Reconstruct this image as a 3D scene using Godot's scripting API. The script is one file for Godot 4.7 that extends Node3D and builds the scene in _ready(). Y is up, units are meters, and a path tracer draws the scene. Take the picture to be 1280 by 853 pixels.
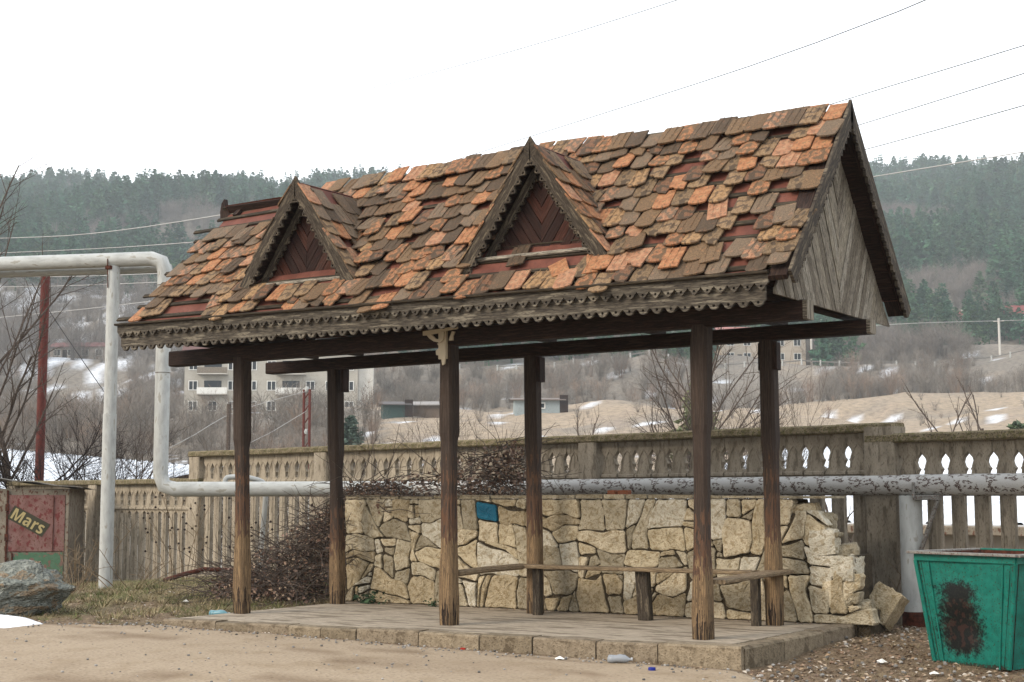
extends Node3D
# Ruined tiled bus shelter in front of a concrete balustrade fence, wooded hills behind.
# x runs along the shelter, z towards the road, y up; the platform top is y = 0.
const YAW := 0.572
const PITCH := 0.1043
const ROLL := -0.0027
const FOCAL := 1829.26
var eye := Vector3(8.0483, 1.22, 12.1665)
var view: Basis
var mats := {}
var rng := RandomNumberGenerator.new()
var near_noise := FastNoiseLite.new()
var hill_noise := FastNoiseLite.new()
var taken := {}

func _ready() -> void:
	rng.seed = 20240
	view = Basis(Vector3.UP, YAW) * Basis(Vector3.RIGHT, PITCH) * Basis(Vector3.BACK, ROLL)
	var cam := Camera3D.new()
	cam.name = "camera"
	cam.fov = rad_to_deg(2.0 * atan(426.5 / FOCAL))
	cam.near = 0.1
	cam.far = 3000.0
	add_child(cam)
	cam.transform = Transform3D(view, eye)
	cam.current = true
	var sky_mat := ProceduralSkyMaterial.new()
	sky_mat.sky_top_color = Color(0.90, 0.935, 0.985)
	sky_mat.sky_horizon_color = Color(0.985, 0.985, 0.98)
	sky_mat.sky_curve = 0.25
	sky_mat.ground_bottom_color = Color(0.42, 0.40, 0.37)
	sky_mat.ground_horizon_color = Color(0.8, 0.8, 0.79)
	sky_mat.sun_angle_max = 0.0
	var sky := Sky.new()
	sky.sky_material = sky_mat
	var env := Environment.new()
	env.background_mode = Environment.BG_SKY
	env.sky = sky
	env.background_energy_multiplier = 1.0
	env.tonemap_mode = Environment.TONE_MAPPER_LINEAR
	env.tonemap_exposure = 2.3
	env.sdfgi_enabled = true
	env.ssao_enabled = true
	env.ssil_enabled = true
	env.fog_enabled = true
	env.fog_density = 0.00032
	env.fog_light_color = Color(0.90, 0.93, 0.935)
	var we := WorldEnvironment.new()
	we.name = "environment"
	we.environment = env
	add_child(we)
	var sun := DirectionalLight3D.new()
	sun.name = "sun"
	sun.light_energy = 0.5
	sun.light_angular_distance = 24.0
	sun.light_color = Color(1.0, 0.965, 0.92)
	sun.shadow_enabled = true
	add_child(sun)
	sun.look_at_from_position(Vector3(-4.5, 6.2, 9.0), Vector3.ZERO)

	near_noise.seed = 5
	near_noise.frequency = 0.5
	hill_noise.seed = 9
	hill_noise.frequency = 0.006
	make_materials()
	make_ground()
	make_road()
	make_platform()
	make_hillside()
	make_forest()
	make_fence()
	make_stone_wall()
	make_shelter()
	make_bench()
	make_pipes()
	make_container()
	make_left_corner()
	make_low_buildings()
	make_far_buildings()
	make_poles_and_wires()
	make_trees()
	make_plants()
	make_small_things()

# ------------------------------------------------------------------ places
func ray(u: float, v: float) -> Vector3:
	return view * Vector3(u - 640.0, 426.5 - v, -FOCAL)

func forward() -> Vector3:
	return Vector3(-sin(YAW), 0, -cos(YAW))

func sideways() -> Vector3:
	return Vector3(cos(YAW), 0, -sin(YAW))

func at_depth(u: float, v: float, d: float) -> Vector3:
	var r := ray(u, v)
	return eye + r * (d / r.dot(forward()))

func at_height(u: float, v: float, y: float) -> Vector3:
	var r := ray(u, v)
	return eye + r * ((y - eye.y) / r.y)

func at_z(u: float, v: float, z: float) -> Vector3:
	var r := ray(u, v)
	return eye + r * ((z - eye.z) / r.z)

func on_ground(u: float, d: float) -> Vector3:
	var p := at_depth(u, 620.0, d)
	p.y = ground_y(p.x, p.z)
	return p

const FENCE_A := Vector2(3.053, -2.743)
const FENCE_DIR := Vector2(-0.974, -0.2265)

func behind_fence(x: float, z: float) -> float:
	return 0.2265 * (x - FENCE_A.x) - 0.974 * (z - FENCE_A.y)

func near_y(x: float, z: float) -> float:
	var y := -0.172 + clampf((3.2 - x) * 0.0195, -0.03, 0.115)
	y -= 0.32 * smoothstep(-6.0, -12.5, x) * smoothstep(1.5, -4.0, z)
	y += 0.09 * smoothstep(0.9, -1.3, z) * smoothstep(2.6, 3.6, x)
	y += 0.05 * smoothstep(0.4, -1.8, z) * smoothstep(3.0, 2.0, x)
	var rough := 0.022 if z < 1.2 else 0.008
	y += near_noise.get_noise_2d(x * 1.6, z * 1.6) * rough + near_noise.get_noise_2d(x * 7.0, z * 7.0) * rough * 0.5
	return y

const PROFILE := [[0.0, -1.5], [26.0, -2.2], [50.0, -2.6], [85.0, 0.2], [120.0, 4.4], [150.0, 7.6], [195.0, 12.0], [230.0, 15.6], [250.0, 18.6], [280.0, 24.4], [296.0, 25.6], [340.0, 34.0], [390.0, 48.0], [480.0, 74.0], [600.0, 112.0], [760.0, 155.0], [860.0, 176.0], [960.0, 180.0], [1200.0, 150.0], [1500.0, 120.0]]

func far_y(x: float, z: float) -> float:
	var p := Vector3(x, 0, z) - eye
	var d := p.dot(forward())
	var lat := p.dot(sideways())
	var y := -1.5
	for i in PROFILE.size() - 1:
		var a: Array = PROFILE[i]
		var b: Array = PROFILE[i + 1]
		if d >= a[0] and d <= b[0]:
			y = lerpf(a[1], b[1], (d - a[0]) / (b[0] - a[0]))
	var k := smoothstep(60.0, 500.0, d)
	y += hill_noise.get_noise_2d(x, z) * 14.0 * k
	y += hill_noise.get_noise_2d(x * 4.0, z * 4.0) * 2.5 * smoothstep(40.0, 160.0, d)
	y += lat * 0.016 * smoothstep(400.0, 900.0, d)
	return y

func ground_y(x: float, z: float) -> float:
	var s := behind_fence(x, z)
	if s < 0.3:
		return near_y(x, z)
	return lerpf(near_y(x, z), far_y(x, z), smoothstep(0.3, 9.0, s))

# ------------------------------------------------------------------ nodes
func numbered(called: String) -> String:
	if not taken.has(called):
		taken[called] = 0
		return called
	taken[called] += 1
	return "%s_%03d" % [called, taken[called]]

func tag(o: Node3D, label: String, category: String, group := "") -> Node3D:
	o.set_meta("label", label)
	o.set_meta("category", category)
	if group != "":
		o.set_meta("group", group)
	return o

func thing(called: String, label: String, category: String, at := Vector3.ZERO, group := "") -> Node3D:
	var o := Node3D.new()
	o.name = numbered(called)
	add_child(o)
	o.position = at
	return tag(o, label, category, group)

func obj(called: String, mesh: Mesh, mat: Material, parent: Node = null) -> MeshInstance3D:
	var o := MeshInstance3D.new()
	o.name = called if parent else numbered(called)
	o.mesh = mesh
	if mat:
		o.material_override = mat
	if parent:
		parent.add_child(o, true)
	else:
		add_child(o, true)
	return o

func struct(called: String, mesh: Mesh, mat: Material) -> MeshInstance3D:
	var o := obj(called, mesh, mat)
	o.set_meta("kind", "structure")
	return o

func many(called: String, mesh: Mesh, mat: Material, places: Array, colors: Array, parent: Node = null) -> MultiMeshInstance3D:
	var mm := MultiMesh.new()
	mm.transform_format = MultiMesh.TRANSFORM_3D
	mm.use_colors = true
	mm.mesh = mesh
	mm.instance_count = places.size()
	for i in places.size():
		mm.set_instance_transform(i, places[i])
		mm.set_instance_color(i, colors[i])
	var o := MultiMeshInstance3D.new()
	o.name = called
	o.multimesh = mm
	o.material_override = mat
	o.set_meta("kind", "stuff")
	(parent if parent else self).add_child(o, true)
	return o

# ------------------------------------------------------------------ shapes
func start(smooth := false) -> SurfaceTool:
	var st := SurfaceTool.new()
	st.begin(Mesh.PRIMITIVE_TRIANGLES)
	st.set_smooth_group(0 if smooth else -1)
	return st

func done(st: SurfaceTool) -> ArrayMesh:
	st.generate_normals()
	return st.commit()

func tri(st: SurfaceTool, a: Vector3, b: Vector3, c: Vector3, ua := Vector2.ZERO, ub := Vector2(1, 0), uc := Vector2(0, 1)) -> void:
	st.set_uv(ua)
	st.add_vertex(a)
	st.set_uv(ub)
	st.add_vertex(b)
	st.set_uv(uc)
	st.add_vertex(c)

func quad(st: SurfaceTool, a: Vector3, b: Vector3, c: Vector3, d: Vector3, ua := Vector2(0, 0), ub := Vector2(1, 0), uc := Vector2(1, 1), ud := Vector2(0, 1)) -> void:
	tri(st, a, b, c, ua, ub, uc)
	tri(st, a, c, d, ua, uc, ud)

# a squared timber with chamfered edges; uv in metres, v along its length
func beam(st: SurfaceTool, a: Vector3, b: Vector3, w: float, h: float, up := Vector3.UP, ch := 0.008, taper := 1.0) -> void:
	var dir := (b - a).normalized()
	var side := dir.cross(up).normalized()
	var u := side.cross(dir)
	var ring: Array[Vector2] = []
	for q in [[1, 1], [-1, 1], [-1, -1], [1, -1]]:
		var c := Vector2(q[0] * w * 0.5, q[1] * h * 0.5)
		var p1 := c - Vector2(0, q[1] * ch)
		var p2 := c - Vector2(q[0] * ch, 0)
		if q[0] * q[1] > 0:
			ring.append(p1); ring.append(p2)
		else:
			ring.append(p2); ring.append(p1)
	var off := rng.randf() * 9.0
	var length := a.distance_to(b)
	var run := rng.randf()
	for i in 8:
		var p := ring[i]
		var q := ring[(i + 1) % 8]
		var nx := run + p.distance_to(q)
		var pa := a + side * p.x + u * p.y
		var qa := a + side * q.x + u * q.y
		var pb := b + (side * p.x + u * p.y) * taper
		var qb := b + (side * q.x + u * q.y) * taper
		quad(st, pa, qa, qb, pb, Vector2(run, off), Vector2(nx, off), Vector2(nx, off + length), Vector2(run, off + length))
		tri(st, a, qa, pa, Vector2(off, off), q * 0.4 + Vector2(off, off), p * 0.4 + Vector2(off, off))
		tri(st, b, pb, qb, Vector2(off, off), p * 0.4 + Vector2(off, off), q * 0.4 + Vector2(off, off))
		run = nx

func box(st: SurfaceTool, lo: Vector3, hi: Vector3, ch := 0.01) -> void:
	var c := (lo + hi) * 0.5
	beam(st, Vector3(lo.x, c.y, c.z), Vector3(hi.x, c.y, c.z), hi.z - lo.z, hi.y - lo.y, Vector3.UP, ch)

func tube(st: SurfaceTool, pts: Array, radii: Array, sides: int, caps := false) -> void:
	var n := pts.size()
	var rings := []
	var ref := Vector3.UP
	var d0: Vector3 = (pts[1] - pts[0]).normalized()
	if absf(d0.dot(ref)) > 0.9:
		ref = Vector3.RIGHT
	var run := 0.0
	var lens := []
	for i in n:
		var d: Vector3
		if i == 0:
			d = d0
		elif i == n - 1:
			d = (pts[i] - pts[i - 1]).normalized()
		else:
			d = ((pts[i + 1] - pts[i]).normalized() + (pts[i] - pts[i - 1]).normalized()).normalized()
		var s := d.cross(ref).normalized()
		ref = s.cross(d).normalized()
		if i > 0:
			run += pts[i].distance_to(pts[i - 1])
		lens.append(run)
		var ring := PackedVector3Array()
		for k in sides:
			var t := TAU * k / sides
			ring.append(pts[i] + (s * cos(t) + ref * sin(t)) * radii[i])
		rings.append(ring)
	for i in n - 1:
		for k in sides:
			var k2 := (k + 1) % sides
			var ua := Vector2(float(k) / sides, lens[i])
			var ub := Vector2(float(k + 1) / sides, lens[i])
			quad(st, rings[i][k], rings[i][k2], rings[i + 1][k2], rings[i + 1][k], ua, ub, Vector2(ub.x, lens[i + 1]), Vector2(ua.x, lens[i + 1]))
	if caps:
		st.set_smooth_group(-1)
		for k in sides:
			var k2 := (k + 1) % sides
			tri(st, pts[0], rings[0][k2], rings[0][k])
			tri(st, pts[n - 1], rings[n - 1][k], rings[n - 1][k2])
		st.set_smooth_group(0)

# a flat outline with thickness; uv in metres with v along grain
func prism(st: SurfaceTool, poly: PackedVector2Array, o: Vector3, ex: Vector3, ey: Vector3, n: Vector3, grain := Vector2(0, 1)) -> void:
	var idx := Geometry2D.triangulate_polygon(poly)
	var across := Vector2(grain.y, -grain.x)
	var off := Vector2(rng.randf() * 3.0, rng.randf() * 9.0)
	for i in range(0, idx.size(), 3):
		var p := [poly[idx[i]], poly[idx[i + 1]], poly[idx[i + 2]]]
		var w := []
		var t := []
		for q in p:
			w.append(o + ex * q.x + ey * q.y)
			t.append(Vector2(q.dot(across), q.dot(grain)) + off)
		tri(st, w[0] + n, w[1] + n, w[2] + n, t[0], t[1], t[2])
		tri(st, w[0], w[2], w[1], t[0], t[2], t[1])
	for i in poly.size():
		var a := poly[i]
		var b := poly[(i + 1) % poly.size()]
		var wa := o + ex * a.x + ey * a.y
		var wb := o + ex * b.x + ey * b.y
		var ta := Vector2(a.dot(across), a.dot(grain)) + off
		var tb := Vector2(b.dot(across), b.dot(grain)) + off
		quad(st, wa, wb, wb + n, wa + n, ta, tb, tb + Vector2(0.02, 0.02), ta + Vector2(0.02, 0.02))

func lobe(style: int, x: float, p: float, h: float, tooth: float) -> float:
	if style == 0:
		return -(h - tooth * (0.5 + 0.5 * cos(TAU * x / p)))
	var q := (x - p * 0.5) / (p * 0.36)
	if absf(q) < 1.0:
		return -(h - tooth) - tooth * sqrt(1.0 - q * q)
	var e := fposmod(x + p * 0.5, p) - p * 0.5
	return -(h - tooth) - tooth * 0.42 * (1.0 - absf(e) / (p * 0.14))

# a fretted board: its top edge runs a..b, its lower edge is cut in lobes with a drilled hole in each
func fretted(st: SurfaceTool, a: Vector3, b: Vector3, down: Vector3, n: Vector3, h: float, period: float, tooth: float, hole: float, style: int) -> void:
	var length := a.distance_to(b)
	var cells := int(round(length / period))
	var p := length / cells
	var ex := (b - a).normalized()
	var off := Vector2(rng.randf() * 3.0, rng.randf() * 9.0)
	for c in cells:
		var cut := tooth * (0.25 if rng.randf() < 0.05 else 1.0)
		var hh := h - (tooth - cut)
		var o := Vector2(p * 0.5, -(hh - cut * 0.62))
		var angles := []
		for k in 26:
			angles.append(TAU * k / 26.0)
		for corner in [Vector2(0, 0), Vector2(p, 0), Vector2(0, lobe(style, 0, p, hh, cut)), Vector2(p, lobe(style, p, p, hh, cut))]:
			angles.append(fposmod((corner - o).angle(), TAU))
		angles.sort()
		var outer: Array[Vector2] = []
		var inner: Array[Vector2] = []
		for t in angles:
			var d := Vector2(cos(t), sin(t))
			var lo := 0.0
			var hi := 0.6
			for k in 14:
				var m := (lo + hi) * 0.5
				var q: Vector2 = o + d * m
				if q.x < -1e-5 or q.x > p + 1e-5 or q.y > 1e-5 or q.y < lobe(style, clampf(q.x, 0, p), p, hh, cut):
					hi = m
				else:
					lo = m
			outer.append(o + d * lo)
			inner.append(o + d * minf(hole, lo * 0.7))
		for k in angles.size():
			var k2: int = (k + 1) % angles.size()
			var q4 := [outer[k], outer[k2], inner[k2], inner[k]]
			var w := []
			var uv := []
			for q in q4:
				w.append(a + ex * (q.x + c * p) - down * q.y)
				uv.append(off + Vector2(-q.y, q.x + c * p))
			quad(st, w[0] + n, w[1] + n, w[2] + n, w[3] + n, uv[0], uv[1], uv[2], uv[3])
			quad(st, w[0], w[3], w[2], w[1], uv[0], uv[3], uv[2], uv[1])
			quad(st, w[0], w[1], w[1] + n, w[0] + n, uv[0], uv[1], uv[1], uv[0])
			quad(st, w[2], w[3], w[3] + n, w[2] + n, uv[2], uv[3], uv[3], uv[2])

# boards laid side by side at an angle and cut to an outline
func boards_in(outline: PackedVector2Array, mid: float, dir: Vector2, width: float) -> Array:
	var out := []
	var across := Vector2(-dir.y, dir.x)
	for half in [-1, 1]:
		var d := Vector2(dir.x * half, dir.y)
		var ac := Vector2(-d.y, d.x)
		var sector := PackedVector2Array([Vector2(mid, -20), Vector2(mid + half * 20, -20), Vector2(mid + half * 20, 20), Vector2(mid, 20)])
		for region in Geometry2D.intersect_polygons(outline, sector):
			var k := -40
			while k < 40:
				var o := Vector2(mid, 3.0) + ac * (k * width)
				var e := ac * (width - 0.007)
				var strip := PackedVector2Array([o - d * 9.0, o + d * 9.0, o + d * 9.0 + e, o - d * 9.0 + e])
				for piece in Geometry2D.intersect_polygons(region, strip):
					if piece.size() >= 3:
						out.append([piece, d])
				k += 1
	return out

# ------------------------------------------------------------------ materials
func noise_bytes(sd: int, freq: float, n := 512, octaves := 4, kind := FastNoiseLite.TYPE_SIMPLEX_SMOOTH) -> PackedByteArray:
	var f := FastNoiseLite.new()
	f.seed = sd
	f.frequency = freq
	f.noise_type = kind
	f.fractal_octaves = octaves
	var img := f.get_seamless_image(n, n)
	img.convert(Image.FORMAT_L8)
	return img.get_data()

func bake(n: int, base: PackedByteArray, ramp: Array, layers: Array) -> ImageTexture:
	var lut := PackedColorArray()
	for i in 256:
		var t := i / 255.0 * (ramp.size() - 1)
		var k := mini(int(t), ramp.size() - 2)
		lut.append((ramp[k] as Color).lerp(ramp[k + 1], t - k))
	var out := PackedByteArray()
	out.resize(n * n * 3)
	var tables := []
	for l in layers:
		var tb := PackedFloat32Array()
		for i in 256:
			tb.append(smoothstep(l[1], l[2], i / 255.0) * l[4])
		tables.append(tb)
	for i in n * n:
		var c := lut[base[i]]
		for j in layers.size():
			var a: float = tables[j][layers[j][0][i]]
			if a > 0.0:
				c = c.lerp(layers[j][3], a)
		out[i * 3] = int(clampf(c.r, 0, 1) * 255.0)
		out[i * 3 + 1] = int(clampf(c.g, 0, 1) * 255.0)
		out[i * 3 + 2] = int(clampf(c.b, 0, 1) * 255.0)
	var img := Image.create_from_data(n, n, false, Image.FORMAT_RGB8, out)
	return ImageTexture.create_from_image(img)

func height_tex(bytes: PackedByteArray, n := 512) -> ImageTexture:
	return ImageTexture.create_from_image(Image.create_from_data(n, n, false, Image.FORMAT_L8, bytes))

func surface(tex: Texture2D, rough: float, scale := Vector3.ONE, tri_world := 0, bump: Texture2D = null, bump_cm := 0.0, tint := Color.WHITE) -> StandardMaterial3D:
	var m := StandardMaterial3D.new()
	m.albedo_texture = tex
	m.albedo_color = tint
	m.roughness = rough
	m.metallic_specular = 0.3
	m.cull_mode = BaseMaterial3D.CULL_DISABLED
	m.uv1_scale = scale
	if tri_world > 0:
		m.uv1_triplanar = true
		m.uv1_triplanar_sharpness = 6.0
		m.uv1_world_triplanar = tri_world == 2
	if bump:
		m.heightmap_enabled = true
		m.heightmap_texture = bump
		m.heightmap_scale = bump_cm
	return m

func plain(c: Color, rough := 0.8) -> StandardMaterial3D:
	var m := StandardMaterial3D.new()
	m.albedo_color = c
	m.roughness = rough
	m.metallic_specular = 0.3
	m.cull_mode = BaseMaterial3D.CULL_DISABLED
	return m

func colored(rough := 0.9) -> StandardMaterial3D:
	var m := plain(Color.WHITE, rough)
	m.vertex_color_use_as_albedo = true
	return m

func make_materials() -> void:
	var a := noise_bytes(1, 0.012)
	var b := noise_bytes(2, 0.03)
	var c := noise_bytes(3, 0.09)
	var d := noise_bytes(4, 0.2, 512, 3)
	var h_fine := height_tex(d)
	var h_mid := height_tex(c)
	mats.h_fine = h_fine
	mats.h_mid = h_mid
	# fired clay, more or less grown over with lichen
	var lichen := Color(0.375, 0.315, 0.255)
	var dark_lichen := Color(0.20, 0.17, 0.14)
	var pale_lichen := Color(0.45, 0.39, 0.315)
	var orange := [Color(0.46, 0.315, 0.235), Color(0.555, 0.39, 0.29), Color(0.61, 0.45, 0.34), Color(0.60, 0.50, 0.38)]
	var buff := [Color(0.48, 0.39, 0.29), Color(0.58, 0.48, 0.365), Color(0.65, 0.56, 0.44)]
	var t_heavy := bake(512, b, orange, [[a, 0.10, 0.34, lichen, 0.97], [b, 0.35, 0.65, Color(0.45, 0.375, 0.295), 0.7], [c, 0.48, 0.78, dark_lichen, 0.7], [d, 0.5, 0.75, pale_lichen, 0.65]])
	var t_half := bake(512, b, orange, [[a, 0.40, 0.56, lichen, 0.92], [c, 0.5, 0.78, dark_lichen, 0.6], [d, 0.55, 0.8, pale_lichen, 0.5]])
	var t_clean := bake(512, a, orange, [[b, 0.58, 0.78, lichen, 0.8], [c, 0.6, 0.85, dark_lichen, 0.5], [d, 0.55, 0.85, Color(0.52, 0.42, 0.32), 0.4]])
	var t_buff := bake(512, b, buff, [[a, 0.48, 0.62, lichen, 0.85], [c, 0.58, 0.8, dark_lichen, 0.55], [d, 0.6, 0.85, Color(0.36, 0.31, 0.25), 0.4]])
	mats.tiles = []
	for i in 16:
		var tx: Texture2D = t_heavy if i < 7 else (t_half if i < 11 else (t_buff if i < 14 else t_clean))
		var tints := [Color(1, 1, 1), Color(0.86, 0.84, 0.82), Color(0.95, 0.90, 0.84), Color(0.76, 0.75, 0.74), Color(1.0, 0.95, 0.88)]
		var m := surface(tx, 0.92, Vector3(0.34, 1.7, 1), 0, h_fine, 0.35, tints[i % 5])
		m.uv1_offset = Vector3(fposmod(i * 0.381, 1.0), fposmod(i * 0.617, 1.0), 0)
		mats.tiles.append(m)
	mats.deck = surface(bake(512, a, [Color(0.29, 0.165, 0.13), Color(0.37, 0.215, 0.17), Color(0.44, 0.275, 0.22)], [[c, 0.62, 0.8, Color(0.28, 0.17, 0.13), 0.7]]), 0.75, Vector3(0.6, 0.6, 0.6), 2)
	# timber: noise is stretched along the length by the uv scale
	var grain := Vector3(5.0, 0.35, 1)
	var t_grey := bake(512, b, [Color(0.20, 0.18, 0.16), Color(0.44, 0.41, 0.36), Color(0.58, 0.545, 0.485), Color(0.68, 0.645, 0.58)], [[c, 0.64, 0.74, Color(0.09, 0.08, 0.07), 0.8]])
	var t_fret := bake(512, b, [Color(0.17, 0.15, 0.13), Color(0.28, 0.255, 0.22), Color(0.39, 0.36, 0.31)], [[a, 0.58, 0.74, Color(0.52, 0.485, 0.42), 0.6], [c, 0.62, 0.75, Color(0.12, 0.10, 0.085), 0.8]])
	var t_brown := bake(512, b, [Color(0.09, 0.065, 0.052), Color(0.17, 0.115, 0.088), Color(0.25, 0.165, 0.125)], [[c, 0.62, 0.75, Color(0.05, 0.035, 0.03), 0.8], [a, 0.62, 0.75, Color(0.27, 0.21, 0.17), 0.5]])
	var t_red := bake(512, b, [Color(0.13, 0.08, 0.063), Color(0.24, 0.145, 0.11), Color(0.32, 0.20, 0.155)], [[a, 0.55, 0.75, Color(0.27, 0.21, 0.18), 0.7], [c, 0.62, 0.75, Color(0.09, 0.05, 0.04), 0.7]])
	var t_pale := bake(512, b, [Color(0.30, 0.25, 0.19), Color(0.47, 0.40, 0.31), Color(0.60, 0.53, 0.42)], [[c, 0.6, 0.75, Color(0.2, 0.15, 0.11), 0.8]])
	mats.wood_grey = []
	mats.wood_red = []
	for i in 4:
		var m := surface(t_grey, 0.9, grain, 0, h_mid, 0.35, [Color(1, 1, 1), Color(0.9, 0.89, 0.88), Color(0.96, 0.95, 0.93), Color(0.78, 0.76, 0.74)][i])
		m.uv1_offset = Vector3(i * 0.23, i * 0.31, 0)
		mats.wood_grey.append(m)
		var r := surface(t_red, 0.8, grain, 0, h_mid, 0.25, [Color(1, 1, 1), Color(0.82, 0.8, 0.8), Color(1.0, 0.9, 0.85), Color(0.68, 0.66, 0.66)][i])
		r.uv1_offset = Vector3(i * 0.27, i * 0.37, 0)
		mats.wood_red.append(r)
	mats.barge = surface(t_fret, 0.9, Vector3(4, 0.5, 1), 0, h_mid, 0.25, Color(0.86, 0.83, 0.80))
	mats.fret = surface(t_fret, 0.9, Vector3(3, 0.3, 1), 0, h_mid, 0.25)
	mats.brown = surface(t_brown, 0.8, grain, 0, h_mid, 0.3)
	mats.pale_wood = surface(t_pale, 0.88, grain, 0, h_mid, 0.3)
	mats.batten = surface(t_fret, 0.9, grain, 0, h_mid, 0.25, Color(0.72, 0.68, 0.62))
	mats.posts = make_post_materials(b, c, a, h_mid)
	# concrete
	var t_conc := bake(512, a, [Color(0.47, 0.43, 0.37), Color(0.56, 0.515, 0.445), Color(0.62, 0.575, 0.505)], [[b, 0.6, 0.8, Color(0.37, 0.33, 0.27), 0.65], [d, 0.66, 0.85, Color(0.31, 0.28, 0.23), 0.5], [c, 0.72, 0.82, Color(0.28, 0.25, 0.2), 0.5]])
	var t_conc_dark := bake(512, a, [Color(0.42, 0.385, 0.33), Color(0.51, 0.47, 0.41), Color(0.57, 0.53, 0.465)], [[b, 0.55, 0.8, Color(0.37, 0.335, 0.285), 0.8], [d, 0.66, 0.85, Color(0.2, 0.18, 0.15), 0.6], [c, 0.72, 0.82, Color(0.55, 0.5, 0.42), 0.4]])
	var t_cap := bake(512, a, [Color(0.33, 0.29, 0.22), Color(0.44, 0.395, 0.31), Color(0.50, 0.455, 0.37)], [[b, 0.5, 0.68, Color(0.33, 0.31, 0.19), 0.75], [c, 0.58, 0.75, Color(0.22, 0.20, 0.16), 0.85], [d, 0.7, 0.85, Color(0.55, 0.52, 0.43), 0.4]])
	mats.concrete = surface(t_conc, 0.95, Vector3(0.7, 0.22, 0.7), 2, h_mid, 0.3)
	mats.concrete_dark = surface(t_conc_dark, 0.95, Vector3(0.7, 0.22, 0.7), 2, h_mid, 0.3)
	mats.cap = surface(t_cap, 0.96, Vector3(0.9, 0.9, 0.9), 2, h_mid, 0.6)
	var t_slab := bake(512, b, [Color(0.50, 0.455, 0.39), Color(0.585, 0.535, 0.465), Color(0.65, 0.60, 0.525)], [[a, 0.56, 0.74, Color(0.39, 0.345, 0.285), 0.75], [c, 0.62, 0.78, Color(0.34, 0.30, 0.25), 0.65], [d, 0.7, 0.9, Color(0.66, 0.62, 0.55), 0.4]])
	mats.slab = surface(t_slab, 0.93, Vector3(0.16, 0.8, 0.8), 2, h_mid, 0.4)
	mats.kerb = []
	for i in 3:
		mats.kerb.append(surface(t_slab, 0.95, Vector3(0.9, 0.9, 0.9), 2, h_mid, 0.5, [Color(0.82, 0.80, 0.77), Color(0.76, 0.74, 0.70), Color(0.86, 0.84, 0.80)][i]))
	# masonry
	var t_stone := bake(512, a, [Color(0.62, 0.585, 0.51), Color(0.70, 0.665, 0.59), Color(0.76, 0.725, 0.655)], [[b, 0.5, 0.75, Color(0.54, 0.485, 0.385), 0.7], [c, 0.62, 0.8, Color(0.45, 0.40, 0.31), 0.5], [d, 0.68, 0.86, Color(0.37, 0.32, 0.24), 0.55]])
	mats.stones = []
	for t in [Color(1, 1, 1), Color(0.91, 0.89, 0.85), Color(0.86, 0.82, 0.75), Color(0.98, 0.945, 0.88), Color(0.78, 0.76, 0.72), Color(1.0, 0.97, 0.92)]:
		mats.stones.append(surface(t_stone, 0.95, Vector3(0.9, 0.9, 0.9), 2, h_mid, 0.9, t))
	mats.mortar = surface(t_conc_dark, 0.97, Vector3(1.3, 1.3, 1.3), 2, h_mid, 1.0, Color(0.52, 0.49, 0.44))
	var t_blue := bake(512, a, [Color(0.07, 0.28, 0.36), Color(0.10, 0.36, 0.44)], [[c, 0.68, 0.8, Color(0.16, 0.24, 0.26), 0.6]])
	mats.blue_stone = surface(t_blue, 0.7, Vector3(0.9, 0.9, 0.9), 2, h_mid, 0.4)
	var t_rock := bake(512, b, [Color(0.30, 0.305, 0.28), Color(0.43, 0.435, 0.40), Color(0.54, 0.54, 0.50)], [[a, 0.58, 0.7, Color(0.46, 0.38, 0.29), 0.85], [c, 0.6, 0.78, Color(0.19, 0.20, 0.19), 0.7], [d, 0.7, 0.85, Color(0.6, 0.6, 0.57), 0.5]])
	mats.rock = surface(t_rock, 0.95, Vector3(0.55, 1.1, 0.55), 2, h_mid, 2.5)
	# paint and metal
	var rust := Color(0.27, 0.145, 0.10)
	var t_white := bake(512, a, [Color(0.55, 0.55, 0.53), Color(0.62, 0.62, 0.60), Color(0.66, 0.66, 0.64)], [[a, 0.72, 0.86, Color(0.47, 0.45, 0.40), 0.6], [c, 0.84, 0.90, rust, 0.6], [b, 0.78, 0.9, Color(0.5, 0.47, 0.42), 0.5]])
	mats.white_pipe = surface(t_white, 0.55, Vector3(1.0, 0.5, 1), 0)
	var dull := Color(0.60, 0.59, 0.565)
	var t_flake := bake(512, c, [Color(0.55, 0.54, 0.51), Color(0.61, 0.60, 0.575), Color(0.65, 0.64, 0.61)], [[b, 0.44, 0.52, Color(0.22, 0.155, 0.13), 0.92], [c, 0.55, 0.60, dull, 0.9], [a, 0.44, 0.54, dull, 1.0], [c, 0.80, 0.86, Color(0.27, 0.18, 0.15), 0.7], [d, 0.75, 0.9, Color(0.48, 0.46, 0.43), 0.5]])
	mats.flaking_pipe = surface(t_flake, 0.6, Vector3(1.0, 0.9, 1), 0, h_mid, 0.15)
	mats.rust = surface(bake(512, b, [Color(0.15, 0.08, 0.06), Color(0.27, 0.14, 0.095), Color(0.36, 0.20, 0.14)], [[d, 0.65, 0.8, Color(0.1, 0.06, 0.05), 0.7]]), 0.9, Vector3(1, 1, 1), 1)
	mats.red_pole = surface(bake(512, a, [Color(0.29, 0.13, 0.105), Color(0.36, 0.17, 0.14)], [[c, 0.6, 0.8, Color(0.3, 0.14, 0.11), 0.7]]), 0.7, Vector3(1, 1, 1), 1)
	var t_green := bake(512, a, [Color(0.035, 0.30, 0.255), Color(0.055, 0.365, 0.31), Color(0.10, 0.42, 0.36)], [[c, 0.70, 0.76, Color(0.22, 0.17, 0.13), 0.8], [d, 0.80, 0.88, Color(0.14, 0.11, 0.09), 0.8], [b, 0.74, 0.84, Color(0.22, 0.36, 0.29), 0.6]])
	mats.green = surface(t_green, 0.5, Vector3(1, 1, 1), 1)
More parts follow.
